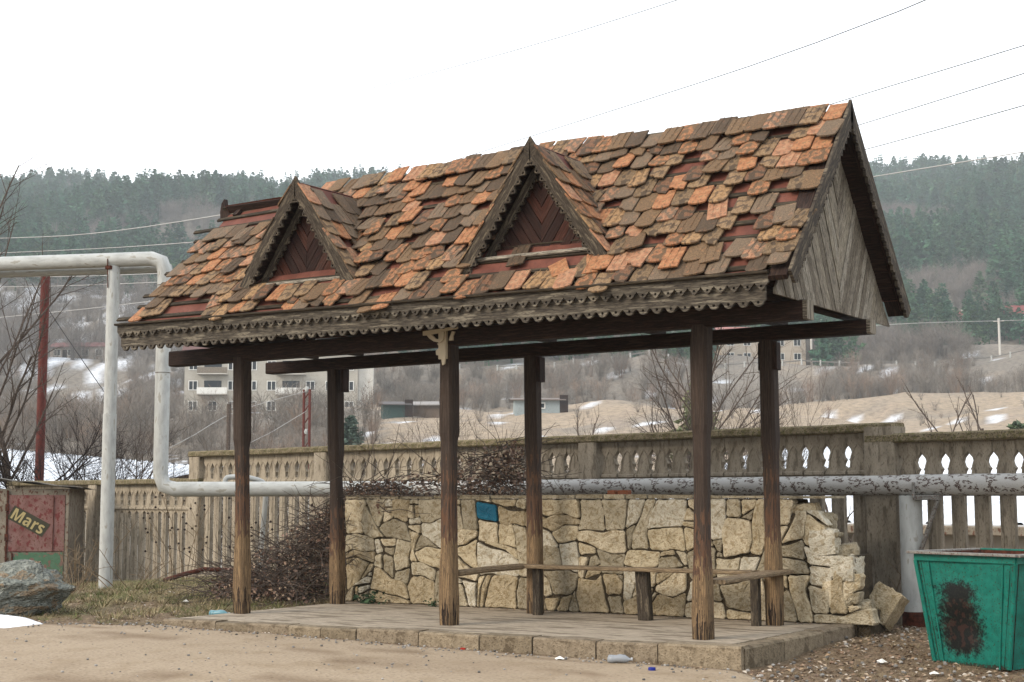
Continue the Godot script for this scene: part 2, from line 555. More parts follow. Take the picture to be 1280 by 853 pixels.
	mats.green_front = surface(make_bin_front(b, c, d), 0.5)
	mats.bare_steel = surface(bake(512, b, [Color(0.36, 0.35, 0.33), Color(0.52, 0.51, 0.48)], [[c, 0.6, 0.75, rust, 0.7]]), 0.6, Vector3(1, 1, 1), 1)
	mats.shed_red = surface(bake(512, a, [Color(0.37, 0.24, 0.22), Color(0.44, 0.32, 0.295), Color(0.47, 0.375, 0.345)], [[b, 0.58, 0.75, Color(0.36, 0.145, 0.135), 0.8], [c, 0.66, 0.76, Color(0.33, 0.20, 0.15), 0.8]]), 0.7, Vector3(0.55, 0.4, 0.55), 1)
	mats.shed_grey = surface(bake(512, a, [Color(0.40, 0.37, 0.32), Color(0.52, 0.48, 0.42)], [[b, 0.62, 0.72, Color(0.30, 0.18, 0.13), 0.8], [c, 0.7, 0.8, Color(0.25, 0.2, 0.16), 0.7]]), 0.75, Vector3(0.8, 0.5, 0.8), 1)
	mats.shed_green = surface(bake(512, b, [Color(0.25, 0.36, 0.27), Color(0.30, 0.41, 0.32)], [[a, 0.56, 0.66, Color(0.44, 0.31, 0.28), 0.85], [c, 0.7, 0.8, Color(0.3, 0.2, 0.16), 0.7]]), 0.7, Vector3(0.8, 0.8, 0.8), 1)
	# ground
	var t_dirt := bake(512, b, [Color(0.33, 0.27, 0.205), Color(0.42, 0.35, 0.27), Color(0.50, 0.43, 0.34)], [[c, 0.56, 0.7, Color(0.27, 0.215, 0.155), 0.75], [d, 0.66, 0.8, Color(0.56, 0.50, 0.41), 0.6]])
	mats.ground = surface(t_dirt, 0.97, Vector3(0.55, 0.55, 0.55), 2, h_mid, 1.6)
	mats.ground.vertex_color_use_as_albedo = true
	var t_road := bake(512, c, [Color(0.535, 0.47, 0.385), Color(0.565, 0.50, 0.415), Color(0.60, 0.535, 0.45)], [[a, 0.5, 0.9, Color(0.50, 0.43, 0.34), 0.55], [d, 0.64, 0.8, Color(0.40, 0.34, 0.275), 0.5], [c, 0.72, 0.82, Color(0.36, 0.30, 0.235), 0.45]])
	mats.road = surface(t_road, 0.96, Vector3(0.23, 0.23, 0.23), 2, h_fine, 0.5)
	mats.road.vertex_color_use_as_albedo = true
	mats.hill = surface(bake(512, b, [Color(0.74, 0.74, 0.74), Color(0.9, 0.9, 0.9), Color(1, 1, 1)], [[d, 0.6, 0.8, Color(0.68, 0.66, 0.62), 0.6]]), 0.98, Vector3(0.05, 0.05, 0.05), 2)
	mats.hill.vertex_color_use_as_albedo = true
	mats.bark = surface(bake(512, b, [Color(0.22, 0.185, 0.165), Color(0.31, 0.27, 0.24), Color(0.40, 0.36, 0.32)], []), 0.95, Vector3(1, 1, 1), 1)
	mats.dark_bark = plain(Color(0.17, 0.135, 0.12), 0.95)
	mats.leaf = colored(0.9)
	mats.snow = surface(bake(512, b, [Color(0.80, 0.80, 0.80), Color(0.87, 0.87, 0.875)], [[d, 0.7, 0.85, Color(0.62, 0.6, 0.56), 0.4]]), 0.8, Vector3(0.8, 0.8, 0.8), 2, h_mid, 0.8)
	mats.snow_roof = surface(bake(512, a, [Color(0.74, 0.75, 0.76), Color(0.80, 0.81, 0.82), Color(0.84, 0.845, 0.85)], [[b, 0.66, 0.78, Color(0.6, 0.6, 0.59), 0.6]]), 0.8, Vector3(0.25, 0.25, 0.25), 2)
	mats.plaster = surface(bake(512, a, [Color(0.68, 0.66, 0.62), Color(0.76, 0.74, 0.70)], [[c, 0.64, 0.8, Color(0.58, 0.55, 0.51), 0.5]]), 0.95, Vector3(0.1, 0.1, 0.1), 2)
	mats.glass = plain(Color(0.10, 0.115, 0.13), 0.25)

func make_post_materials(b: PackedByteArray, c: PackedByteArray, a: PackedByteArray, bump: Texture2D) -> Array:
	# bare, worn wood at the foot of each post and old brown paint above, with a ragged edge between
	var out := []
	var sets := [[0.33, 0.5], [0.30, 0.46], [0.22, 0.34]]
	for k in 3:
		var w := 256
		var h := 512
		var img := Image.create(w, h, false, Image.FORMAT_RGB8)
		for y in h:
			var t := 1.0 - y / float(h)
			for x in w:
				var i := ((y / 3 + k * 130) % 512) * 512 + (x * 3 + k * 57) % 512
				var g := b[i] / 255.0
				var n := c[i] / 255.0
				var l := a[((y * 2) % 512) * 512 + (x * 2 + k * 90) % 512] / 255.0
				var paint := Color(0.13, 0.105, 0.09).lerp(Color(0.27, 0.215, 0.175), g)
				if n > 0.62:
					paint = paint.lerp(Color(0.29, 0.25, 0.22), 0.6)
				var bare := Color(0.30, 0.24, 0.18).lerp(Color(0.56, 0.46, 0.33), g)
				var weather := Color(0.30, 0.205, 0.145).lerp(Color(0.43, 0.305, 0.215), g)
				var e1: float = sets[k][0] + (l - 0.5) * 0.16
				var e2: float = sets[k][1] + (l - 0.5) * 0.5
				var col := paint
				if t < e2 and n < 0.6:
					col = paint.lerp(weather, 0.75)
				if t < e1:
					col = bare if n < 0.66 else bare.lerp(Color(0.12, 0.09, 0.07), 0.8)
				if t < 0.07 + (l - 0.5) * 0.12 and g < 0.55:
					col = Color(0.14, 0.105, 0.08)
				img.set_pixel(x, y, col)
		out.append(surface(ImageTexture.create_from_image(img), 0.85, Vector3.ONE, 0, bump, 0.2))
	return out

func make_bin_front(b: PackedByteArray, c: PackedByteArray, d: PackedByteArray) -> ImageTexture:
	# turquoise paint with a large scorched and rusted patch
	var n := 384
	var img := Image.create(n, n, false, Image.FORMAT_RGB8)
	for y in n:
		for x in n:
			var i := (y % 512) * 512 + x % 512
			var f := b[i] / 255.0
			var g := c[i] / 255.0
			var h := d[i] / 255.0
			var u := x / float(n)
			var v := y / float(n)
			var col := Color(0.035, 0.31, 0.265).lerp(Color(0.075, 0.40, 0.345), f)
			# faded upright streaks, chips and rust creeping in from the seams
			var streak := b[((y / 5) % 512) * 512 + (x * 4) % 512] / 255.0
			if streak > 0.62:
				col = col.lerp(Color(0.17, 0.36, 0.30), (streak - 0.62) * 2.2)
			if g > 0.73 or h > 0.86:
				col = col.lerp(Color(0.20, 0.14, 0.10), 0.7)
			var border := minf(minf(u, 1.0 - u), minf(v * 1.3, 1.0 - v))
			if border < 0.05 * g + 0.03 * (f - 0.4):
				col = col.lerp(Color(0.19, 0.12, 0.085), 0.75)
			var rows := [[0.36, 0.22, 0.13], [0.50, 0.25, 0.17], [0.66, 0.31, 0.20], [0.77, 0.31, 0.16]]
			var near := 9.0
			for r in rows:
				var q := Vector2((u - 0.40) / r[1], (v - r[0]) / r[2]).length()
				near = minf(near, q)
			var bar := absf(v - 0.335 - 0.02 * sin(u * 30.0))
			if u > 0.12 and u < 0.62 and bar < 0.02 + 0.02 * f:
				near = minf(near, 0.9)
			near += (g - 0.5) * 0.75 + (f - 0.5) * 0.5
			if near < 1.0:
				var burn := Color(0.045, 0.035, 0.03)
				if f > 0.55 and v > 0.4:
					burn = Color(0.17, 0.085, 0.065)
				elif g > 0.6:
					burn = Color(0.085, 0.075, 0.055)
				col = col.lerp(burn, clampf((1.0 - near) * 2.2, 0.0, 0.94))
			img.set_pixel(x, y, col)
	return ImageTexture.create_from_image(img)

# ------------------------------------------------------------------ setting
func make_ground() -> void:
	var st := start(true)
	var step := 0.25
	var nx := 192
	var nz := 128
	var ys := PackedFloat32Array()
	for j in nz + 1:
		for i in nx + 1:
			ys.append(ground_y(-34.0 + i * step, -14.0 + j * step))
	var moss := FastNoiseLite.new()
	moss.seed = 77
	moss.frequency = 0.35
	for j in nz:
		for i in nx:
			var x := -34.0 + i * step
			var z := -14.0 + j * step
			if behind_fence(x, z) > 9.5:
				continue
			for k in [[0, 0], [1, 0], [1, 1], [0, 0], [1, 1], [0, 1]]:
				var vx: float = x + k[0] * step
				var vz: float = z + k[1] * step
				# moss and thin turf on the verge beyond the platform's end
				var g := smoothstep(-0.15, 0.3, moss.get_noise_2d(vx * 2.0, vz * 2.0)) * smoothstep(-2.6, -3.6, vx) * smoothstep(2.1, 1.6, vz)
				st.set_color(Color(1.0, 1.0, 1.0).lerp(Color(0.62, 0.74, 0.42), g * 0.75))
				st.add_vertex(Vector3(vx, ys[(j + k[1]) * (nx + 1) + i + k[0]], vz))
	struct("ground", done(st), mats.ground)

func make_road() -> void:
	var st := start(true)
	var edge := FastNoiseLite.new()
	edge.seed = 3
	edge.frequency = 0.9
	var step := 0.2
	for i in range(-100, 60):
		var row := []
		for q in 2:
			var x: float = (i + q) * step
			var z0 := 1.56
			if x < -2.7:
				z0 = 1.85 + clampf((-2.7 - x) * 0.42, 0.0, 0.75)
			elif x < 3.2:
				z0 = 1.86 - (x + 2.76) * 0.078
			else:
				z0 = 1.42 + (x - 3.2) * 0.95
			z0 += edge.get_noise_1d(x * 2.0) * 0.07 + edge.get_noise_1d(x * 9.0) * 0.03
			var line := []
			for k in 41:
				var z := lerpf(z0, 17.5, pow(k / 40.0, 1.7))
				var lift := 0.012 if k > 0 else -0.01
				line.append(Vector3(x, near_y(x, z) + lift, z))
			row.append(line)
		for k in 40:
			for q in [[0, 0], [1, 0], [1, 1], [0, 0], [1, 1], [0, 1]]:
				var w: Vector3 = row[q[0]][k + q[1]]
				var damp := smoothstep(0.22, 0.42, edge.get_noise_2d(w.x * 0.45, w.z * 1.9)) * 0.75 + smoothstep(0.1, 0.5, edge.get_noise_2d(w.x * 0.15 + 60.0, w.z * 0.5)) * 0.4
				st.set_color(Color(1, 1, 1).lerp(Color(0.55, 0.48, 0.42), clampf(damp, 0.0, 0.8)))
				st.add_vertex(w)
	struct("road", done(st), mats.road)

func make_platform() -> void:
	var root := Node3D.new()
	root.name = "pavement"
	root.set_meta("kind", "structure")
	root.set_meta("label", "raised concrete platform with a kerb under the wooden shelter")
	add_child(root)
	var fl := at_height(203, 775, 0)
	var fr := at_height(927, 811, 0)
	var rr := at_height(1065, 783, 0)
	var rl := Vector3(-2.72, 0, -1.25)
	rr = Vector3(rr.x, 0, -1.25)
	var inn := 0.2
	var st := start()
	var n := (fr - fl).normalized()
	var back := Vector3(n.z, 0, -n.x)
	var poly := PackedVector2Array()
	for p in [fl + back * inn, fr + back * inn - n * inn, rr - n * inn, rl]:
		poly.append(Vector2(p.x, p.z))
	prism(st, poly, Vector3(0, -0.3, 0), Vector3.RIGHT, Vector3.BACK, Vector3.UP * 0.3, Vector2(1, 0))
	obj("slab", done(st), mats.slab, root)
	var cuts := [203, 269, 309, 360, 400, 446, 523, 599, 666, 745, 822, 927]
	for i in cuts.size() - 1:
		var a := at_height(cuts[i], lerpf(775, 811, (cuts[i] - 203) / 724.0), 0)
		var b := at_height(cuts[i + 1], lerpf(775, 811, (cuts[i + 1] - 203) / 724.0), 0)
		var dy := rng.randf_range(-0.008, 0.008)
		var s := start()
		var mid := back * (inn * 0.5 - 0.002) + Vector3(0, -0.145 + dy, 0)
		var tilt := Vector3(0, rng.randf_range(-0.006, 0.006), 0)
		beam(s, a + mid + n * 0.006 + back * rng.randf_range(-0.012, 0.008), b + mid - n * 0.006 + tilt + back * rng.randf_range(-0.012, 0.008), inn, 0.30, Vector3.UP, 0.016)
		obj("kerb_stone", done(s), mats.kerb[[0, 1, 0, 2, 1, 0, 2, 1, 0, 0, 2][i]], root)
	var side := (rr - fr)
	var cnt := 3
	for i in cnt:
		var a := fr + side * ((i + 0.085) / cnt) if i == 0 else fr + side * (float(i) / cnt)
		var b := fr + side * (float(i + 1) / cnt)
		var s := start()
		var sd := side.normalized()
		var mid := -n * (inn * 0.5) + Vector3(0, -0.15 + rng.randf_range(-0.006, 0.01), 0)
		beam(s, a + mid + sd * 0.006, b + mid - sd * 0.006, inn, 0.30, Vector3.UP, 0.016)
		obj("kerb_stone", done(s), mats.kerb[(i + 1) % 3], root)

func hill_color(d: float, u: float, x: float, z: float) -> Color:
	var n := hill_noise.get_noise_2d(x * 9.0, z * 9.0)
	var m := hill_noise.get_noise_2d(x * 30.0 + 400.0, z * 30.0)
	var straw := Color(0.33, 0.255, 0.18)
	var earth := Color(0.20, 0.17, 0.135)
	# one hay meadow with a ragged outline lies in the valley; earth and leaf litter everywhere else
	var c := earth.lerp(straw, smoothstep(0.15, 0.4, n) * 0.4)
	if u > 470.0 + m * 60.0 and d > 40.0 and d < 236.0 + m * 14.0:
		c = straw.lerp(earth, smoothstep(0.1, 0.5, n) * 0.6)
	var snow := 0.0
	if d < 250.0:
		snow = smoothstep(0.43, 0.46, m + n * 0.2)
	elif d < 500.0 and u < 260.0:
		snow = smoothstep(0.10, 0.16, hill_noise.get_noise_2d(x * 55.0, z * 55.0) + n * 0.35) * (1.0 - smoothstep(430.0, 500.0, d))
	elif d < 360.0:
		snow = smoothstep(0.42, 0.46, m)
	else:
		snow = smoothstep(0.40, 0.44, m)
	return c.lerp(Color(0.72, 0.73, 0.75), snow)

func make_hillside() -> void:
	var st := start(true)
	var ds := []
	var d := 13.0
	while d < 1500.0:
		ds.append(d)
		d *= 1.018 if d < 420.0 else 1.03
	var cols := 190
	var f := forward()
	var s := sideways()
	var grid := []
	var tint := []
	for dd in ds:
		var row := PackedVector3Array()
		var cr := PackedColorArray()
		for i in cols + 1:
			var k := lerpf(-0.85, 0.85, i / float(cols))
			var p: Vector3 = eye + f * dd + s * (dd * k)
			var sb := behind_fence(p.x, p.z)
			p.y = ground_y(p.x, p.z) - 0.45 * (1.0 - smoothstep(5.0, 9.0, sb))
			row.append(p)
			cr.append(hill_color(dd, 640.0 + FOCAL * k, p.x, p.z))
		grid.append(row)
		tint.append(cr)
	for j in ds.size() - 1:
		for i in cols:
			for q in [[0, 0], [0, 1], [1, 1], [0, 0], [1, 1], [1, 0]]:
				st.set_color(tint[j + q[0]][i + q[1]])
				st.add_vertex(grid[j + q[0]][i + q[1]])
	struct("hillside", done(st), mats.hill)

func conifer_mesh(sd: int, width: float, clumps: int, droop: float) -> ArrayMesh:
	var r := RandomNumberGenerator.new()
	r.seed = sd
	var st := start()
	st.set_color(Color(1.3, 0.95, 0.8))
	for k in 5:
		var t0 := TAU * k / 5.0
		var t1 := TAU * (k + 1) / 5.0
		tri(st, Vector3(cos(t0) * 0.018, 0, sin(t0) * 0.018), Vector3(cos(t1) * 0.018, 0, sin(t1) * 0.018), Vector3(0, 0.9, 0))
	for i in clumps:
		var h := 0.16 + 0.84 * pow(r.randf(), 0.8)
		var reach := width * (0.05 + 0.95 * pow(clampf(1.02 - h, 0, 1), 0.7)) * r.randf_range(0.5, 1.15)
		var t := r.randf() * TAU
		var rr := reach * sqrt(r.randf_range(0.15, 1.0))
		var p := Vector3(cos(t) * rr, h - droop * rr, sin(t) * rr)
		var sz := width * r.randf_range(0.2, 0.42) * (1.15 - 0.78 * h)
		var out := Vector3(cos(t), r.randf_range(-0.3, 0.5), sin(t))
		var v := r.randf_range(0.6, 1.4)
		st.set_color(Color(v, v * r.randf_range(0.95, 1.06), v * r.randf_range(0.9, 1.05)))
		for q in 2:
			var ax := Vector3(r.randf_range(-1, 1), r.randf_range(-0.6, 0.6), r.randf_range(-1, 1)).normalized()
			var ay := out.cross(ax).normalized()
			tri(st, p + out * sz, p - ax * sz * 0.7 - out * sz * 0.3, p + ay * sz * 0.5 - out * sz * 0.2)
			tri(st, p + ax * sz * 0.8, p - ay * sz * 0.6 + out * sz * 0.2, p - out * sz * 0.6 - ax * sz * 0.1)
	return done(st)

func bush_mesh(sd: int, twigs: int, spread: float) -> ArrayMesh:
	var r := RandomNumberGenerator.new()
	r.seed = sd
	var st := start()
	for i in twigs:
		var t := r.randf() * TAU
		var base := Vector3(cos(t), 0, sin(t)) * r.randf() * 0.12
		var lean := Vector3(cos(t), 0, sin(t)) * spread * r.randf_range(0.1, 1.0)
		var top := base + lean + Vector3(0, r.randf_range(0.55, 1.0), 0)
		var w := 0.007
		var side := Vector3(-sin(t), 0, cos(t))
		var midp := base.lerp(top, 0.5) + Vector3(0, 0.08, 0)
		var v := r.randf_range(0.7, 1.3)
		st.set_color(Color(v, v, v))
		tri(st, base - side * w, base + side * w, midp + side * w * 0.5)
		tri(st, midp - side * w * 0.7, midp + side * w * 0.7, top)
		for q in 5:
			var o := base.lerp(top, r.randf_range(0.35, 0.95))
			var tip := o + Vector3(r.randf_range(-1, 1), r.randf_range(0.2, 1.0), r.randf_range(-1, 1)).normalized() * r.randf_range(0.1, 0.3)
			tri(st, o - side * 0.004, o + side * 0.004, tip)
			tri(st, o - Vector3(0, 0.004, 0), o + Vector3(0, 0.004, 0), tip.lerp(o, 0.3) + Vector3(r.randf_range(-0.1, 0.1), 0.05, r.randf_range(-0.1, 0.1)))
	return done(st)

func is_bare(u: float, d: float, x: float, z: float) -> float:
	# how much of the wood is leafless here
	var n := hill_noise.get_noise_2d(x * 2.2 + 90.0, z * 2.2)
	var b := smoothstep(0.16, 0.34, n)
	if u < 470.0:
		b = maxf(b, 1.0 - smoothstep(400.0, 500.0, d + n * 200.0))
	b = maxf(b, smoothstep(1.0, 0.6, Vector2((u - 1150.0) / 90.0, (d - 610.0) / 40.0).length()))
	b = maxf(b, smoothstep(1.0, 0.6, Vector2((u - 225.0) / 75.0, (d - 560.0) / 60.0).length()))
	return b

func clear_of_houses(u: float, d: float) -> bool:
	for h in [[215, 460, 150, 236], [885, 1020, 240, 325], [1225, 1300, 260, 345], [630, 715, 120, 178], [55, 160, 190, 300], [470, 560, 130, 182]]:
		if u > h[0] and u < h[1] and d > h[2] and d < h[3]:
			return false
	return true

func make_forest() -> void:
	var r := RandomNumberGenerator.new()
	r.seed = 404
	var f := forward()
	var s := sideways()
	var pines := [[], [], []]
	var pine_c := [[], [], []]
	var bushes := [[], []]
	var bush_c := [[], []]
	for i in 30000:
		var d := sqrt(r.randf_range(290.0 * 290.0, 990.0 * 990.0))
		var k := r.randf_range(-0.5, 0.5)
		var u := 640.0 + FOCAL * k
		if u > 330.0 and u < 980.0 and d > 400.0:
			if r.randf() < 0.55:
				continue
		var p := eye + f * d + s * (d * k)
		if not clear_of_houses(u, d):
			continue
		var bare := is_bare(u, d, p.x, p.z)
		p.y = ground_y(p.x, p.z)
		if r.randf() < bare:
			if u < 260.0 and d < 480.0 and r.randf() < 0.5:
				continue
			var hb := r.randf_range(4.5, 9.0)
			var q := Basis(Vector3.UP, r.randf() * TAU).scaled(Vector3(hb, hb, hb))
			var kind := i % 2
			bushes[kind].append(Transform3D(q, p))
			var v := r.randf_range(0.8, 1.2)
			bush_c[kind].append(Color(0.165 * v, 0.14 * v, 0.12 * v))
		else:
			if d < 345.0 and r.randf() < 0.55:
				continue
			var h := r.randf_range(9.0, 18.0) * (0.75 if d < 420.0 else 1.0)
			var b := Basis(Vector3.UP, r.randf() * TAU).scaled(Vector3(h * r.randf_range(0.85, 1.2), h, h * r.randf_range(0.85, 1.2)))
			var kind := i % 3
			pines[kind].append(Transform3D(b, p - Vector3(0, 0.3, 0)))
			var v := r.randf_range(0.65, 1.3)
			var warm := r.randf()
			pine_c[kind].append(Color(0.038 * v + 0.03 * warm * warm, 0.092 * v + 0.02 * warm, 0.054 * v))
	var meshes := [conifer_mesh(11, 0.26, 130, 0.25), conifer_mesh(12, 0.33, 150, 0.1), conifer_mesh(13, 0.21, 120, 0.35)]
	var wood := thing("pine_forest", "dense green pine wood covering the hills up to the skyline", "forest")
	wood.set_meta("kind", "stuff")
	for k in 3:
		many("pines", meshes[k], mats.leaf, pines[k], pine_c[k], wood)
	# leafless scrub on the lower slopes
	for i in 7000:
		var d := sqrt(r.randf_range(55.0 * 55.0, 345.0 * 345.0))
		var k := r.randf_range(-0.5, 0.5)
		var u := 640.0 + FOCAL * k
		var p := eye + f * d + s * (d * k)
		var n := hill_noise.get_noise_2d(p.x * 5.0, p.z * 5.0 + 200.0)
		var keep := 0.0
		if u < 470.0 + n * 120.0:
			keep = 0.85
		elif d > 232.0 + n * 20.0 and d < 275.0:
			keep = 1.0
		elif d >= 275.0 and d < 298.0:
			keep = 0.05
		elif d >= 298.0:
			keep = 0.8
		else:
			keep = 0.05
		if r.randf() > keep or not clear_of_houses(u, d):
			continue
		p.y = ground_y(p.x, p.z)
		var h := r.randf_range(2.0, 5.5)
		if d < 130.0:
			h *= 0.6
		elif d > 298.0:
			h *= 0.8
		if u >= 470.0 and d < 230.0:
			h *= 0.45
		var q := Basis(Vector3.UP, r.randf() * TAU).scaled(Vector3(h, h, h))
		var v := r.randf_range(0.75, 1.25)
		var kind := i % 2
		bushes[kind].append(Transform3D(q, p))
		bush_c[kind].append(Color(0.175 * v, 0.15 * v, 0.125 * v) if r.randf() < 0.85 else Color(0.22 * v, 0.16 * v, 0.12 * v))
	var scrub := thing("leafless_scrub", "grey brown leafless scrub and saplings spread over the lower slopes", "scrub")
	scrub.set_meta("kind", "stuff")
	many("saplings", bush_mesh(21, 34, 0.4), mats.leaf, bushes[0], bush_c[0], scrub)
	many("saplings", bush_mesh(22, 42, 0.6), mats.leaf, bushes[1], bush_c[1], scrub)

# ------------------------------------------------------------------ fence
func baluster_outline(height: float, half: float, slat: float) -> PackedVector2Array:
	# half widths by distance from the top: a pointed arch, a neck, a collar and a plain slat below
	var rows := [[0.0, half], [0.10, half], [0.13, half - 0.02], [0.165, half - 0.05], [0.205, half - 0.062], [0.245, half - 0.052], [0.275, half - 0.026], [0.30, half - 0.042], [0.335, half - 0.056], [0.36, half - 0.02], [0.375, half - 0.004], [0.455, half - 0.004], [0.475, half - 0.02], [0.49, slat], [height, slat]]
	var out := PackedVector2Array()
	for r in rows:
		out.append(Vector2(r[1], -r[0]))
	for i in range(rows.size() - 1, -1, -1):
		out.append(Vector2(-rows[i][1], -rows[i][0]))
	return out

func make_fence() -> void:
	var root := thing("concrete_fence", "weathered concrete balustrade fence with a mossy cap behind the stone wall", "fence", Vector3(FENCE_A.x, 0, FENCE_A.y))
	var posts := [1330.0, 1108.0, 742.0, 560.0, 407.0, 249.0, 122.0, 20.0]
	var tops := [1.83, 1.945, 1.945, 1.945, 1.945, 1.50, 1.50, 1.50]
	var spots: Array[Vector3] = []
	var ex := Vector3(-FENCE_DIR.x, 0, -FENCE_DIR.y)
	var ez := Vector3(-ex.z, 0, ex.x)
	for u in posts:
		# where the sight line through the post meets the fence line
		var r := ray(u, 620.0)
		var a := Vector2(eye.x, eye.z)
		var rd := Vector2(r.x, r.z)
		var t: float = (FENCE_A - a).cross(FENCE_DIR) / rd.cross(FENCE_DIR)
		var p := a + rd * t
		spots.append(Vector3(p.x - FENCE_A.x, 0, p.y - FENCE_A.y))
	var meshes := {}
	for i in posts.size():
		var g := ground_y(spots[i].x + FENCE_A.x, spots[i].z + FENCE_A.y)
		var top: float = maxf(tops[i], tops[maxi(i - 1, 0)])
		if i != 3:
			var st := start()
			var w := 0.36 if i == 1 else 0.30
			beam(st, spots[i] + Vector3(0, g - 0.4, 0), spots[i] + Vector3(0, top - 0.095 if i != 1 else top - 0.04, 0), 0.26, w, ex, 0.02)
			obj("fence_post", done(st), mats.concrete_dark if i < 3 else mats.concrete, root)
	for i in posts.size() - 1:
		var right := spots[i]
		var left := spots[i + 1]
		var top: float = tops[i]
		var mat: Material = mats.concrete_dark if i < 3 else mats.concrete
		# cap rail in two lengths, uneven along its top
		var st := start()
		var pieces := 8
		for k in pieces:
			var a := right.lerp(left, k / float(pieces))
			var b := right.lerp(left, (k + 1) / float(pieces))
			var y0 := top - 0.048 + rng.randf_range(-0.004, 0.004)
			if k == 0:
				a += ex * 0.16
			if k == pieces - 1:
				b -= ex * (0.16 if i != 4 else 0.16)
			beam(st, a + Vector3(0, y0, 0), b + Vector3(0, y0, 0), 0.27 + rng.randf_range(-0.012, 0.012), 0.096, Vector3.UP, 0.018)
		obj("cap_rail", done(st), mats.cap, root)
		var gap0 := 0.17 if i != 3 else 0.0
		var gap1 := 0.17 if i != 2 else 0.0
		var a2 := right - ex * gap0
		var b2 := left + ex * gap1
		var span := a2.distance_to(b2)
		var n := int(round(span / 0.262))
		var p := span / n
		var gy := ground_y((right.x + left.x) * 0.5 + FENCE_A.x, (right.z + left.z) * 0.5 + FENCE_A.y)
		var key := "%d_%.2f" % [int(p * 1000.0), top - gy]
		var height := top - 0.096 - gy - 0.02
		if not meshes.has(key):
			var variants := []
			for v in 3:
				var s := start()
				prism(s, baluster_outline(height, p * 0.5 - 0.002, p * 0.265 + v * 0.004), Vector3(0, 0, -0.03), Vector3.RIGHT, Vector3.UP, Vector3(0, 0, 0.06))
				# raised rib down the slat and a moulding round the collar and arch
				beam(s, Vector3(0, -0.50, 0.035), Vector3(0, -height + 0.02, 0.035), p * 0.30, 0.025, Vector3.BACK, 0.012)
				beam(s, Vector3(-p * 0.46, -0.415, 0.035), Vector3(p * 0.46, -0.415, 0.035), 0.04, 0.05, Vector3.UP, 0.012)
				var arch := []
				for q in 7:
					var t := PI * q / 6.0
					arch.append(Vector3(cos(t) * p * 0.33, -0.31 + sin(t) * 0.2 - absf(cos(t)) * 0.04, 0.03))
				tube(s, arch, [0.012, 0.012, 0.012, 0.012, 0.012, 0.012, 0.012], 5)
				variants.append(done(s))
			meshes[key] = variants
		for k in n:
			var o := obj("baluster", meshes[key][k % 3], mat, root)
			var pos := a2.lerp(b2, (k + 0.5) / n)
			o.transform = Transform3D(Basis(ex, Vector3.UP, ez), pos + Vector3(0, top - 0.096, 0) + ez * rng.randf_range(-0.006, 0.006))
		var base := start()
		beam(base, right - ex * 0.16 + Vector3(0, gy - 0.09, 0), left + ex * 0.16 + Vector3(0, gy - 0.09, 0), 0.2, 0.2, Vector3.UP, 0.015)
		obj("plinth", done(base), mat, root)

# ------------------------------------------------------------------ stone wall
func clip_half(poly: PackedVector2Array, n: Vector2, c: float) -> PackedVector2Array:
	var out := PackedVector2Array()
	for i in poly.size():
		var a := poly[i]
		var b := poly[(i + 1) % poly.size()]
		var da := a.dot(n) - c
		var db := b.dot(n) - c
		if da <= 0.0:
			out.append(a)
		if (da < 0.0 and db > 0.0) or (da > 0.0 and db < 0.0):
			out.append(a.lerp(b, da / (da - db)))
	return out

func stone_mesh(poly: PackedVector2Array, o: Vector3, ex: Vector3, ey: Vector3, n: Vector3, depth: float, r: RandomNumberGenerator) -> ArrayMesh:
	# a rough block: outline nicked and rounded, edges broken back, face a little uneven
	var mid := Vector2.ZERO
	for p in poly:
		mid += p
	mid /= poly.size()
	var fine := PackedVector2Array()
	for i in poly.size():
		var a := poly[i]
		var b := poly[(i + 1) % poly.size()]
		var l := a.distance_to(b)
		fine.append(a.lerp(b, minf(0.16, 0.022 / maxf(l, 0.03))))
		if l > 0.1:
			var cnt := int(l / 0.085)
			for k in range(1, cnt + 1):
				var t := k / float(cnt + 1)
				var q := a.lerp(b, t)
				fine.append(q + (mid - q).normalized() * r.randf_range(-0.003, 0.011))
		fine.append(a.lerp(b, 1.0 - minf(0.16, 0.022 / maxf(l, 0.03))))
	var st := start()
	var rings := []
	var tiltx := r.randf_range(-0.06, 0.06)
	var tilty := r.randf_range(-0.05, 0.05)
	for lv in [[0.0, 0.0, -0.12], [0.0, 0.0, depth - 0.009], [0.006, 0.003, depth - 0.002], [0.022, 0.008, depth + 0.001]]:
		var ring := []
		for p in fine:
			var to := mid - p
			var q: Vector2 = p + to.normalized() * minf(lv[0] + r.randf_range(0, lv[1]), to.length() * 0.5)
			var w := q - mid
			ring.append(o + ex * q.x + ey * q.y + n * (lv[2] + (w.x * tiltx + w.y * tilty if lv[2] > 0 else 0.0) + (r.randf_range(-0.004, 0.004) if lv[0] > 0.02 else 0.0)))
		rings.append(ring)
	var m := fine.size()
	for l in 3:
		for i in m:
			var j := (i + 1) % m
			quad(st, rings[l][i], rings[l][j], rings[l + 1][j], rings[l + 1][i])
	var inner := []
	for i in m:
		inner.append((rings[3][i] as Vector3).lerp(o + ex * mid.x + ey * mid.y + n * (depth + 0.001), 0.5) + n * r.randf_range(-0.007, 0.006))
	var top := o + ex * mid.x + ey * mid.y + n * (depth + r.randf_range(-0.006, 0.006))
	for i in m:
		var j := (i + 1) % m
		quad(st, rings[3][i], rings[3][j], inner[j], inner[i])
		tri(st, inner[i], inner[j], top)
	return done(st)

func middle(poly: PackedVector2Array) -> Vector2:
	var m := Vector2.ZERO
	for p in poly:
		m += p
	return m / poly.size()

func area_of(poly: PackedVector2Array) -> float:
	var s := 0.0
	for k in poly.size():
		s += poly[k].cross(poly[(k + 1) % poly.size()]) * 0.5
	return absf(s)

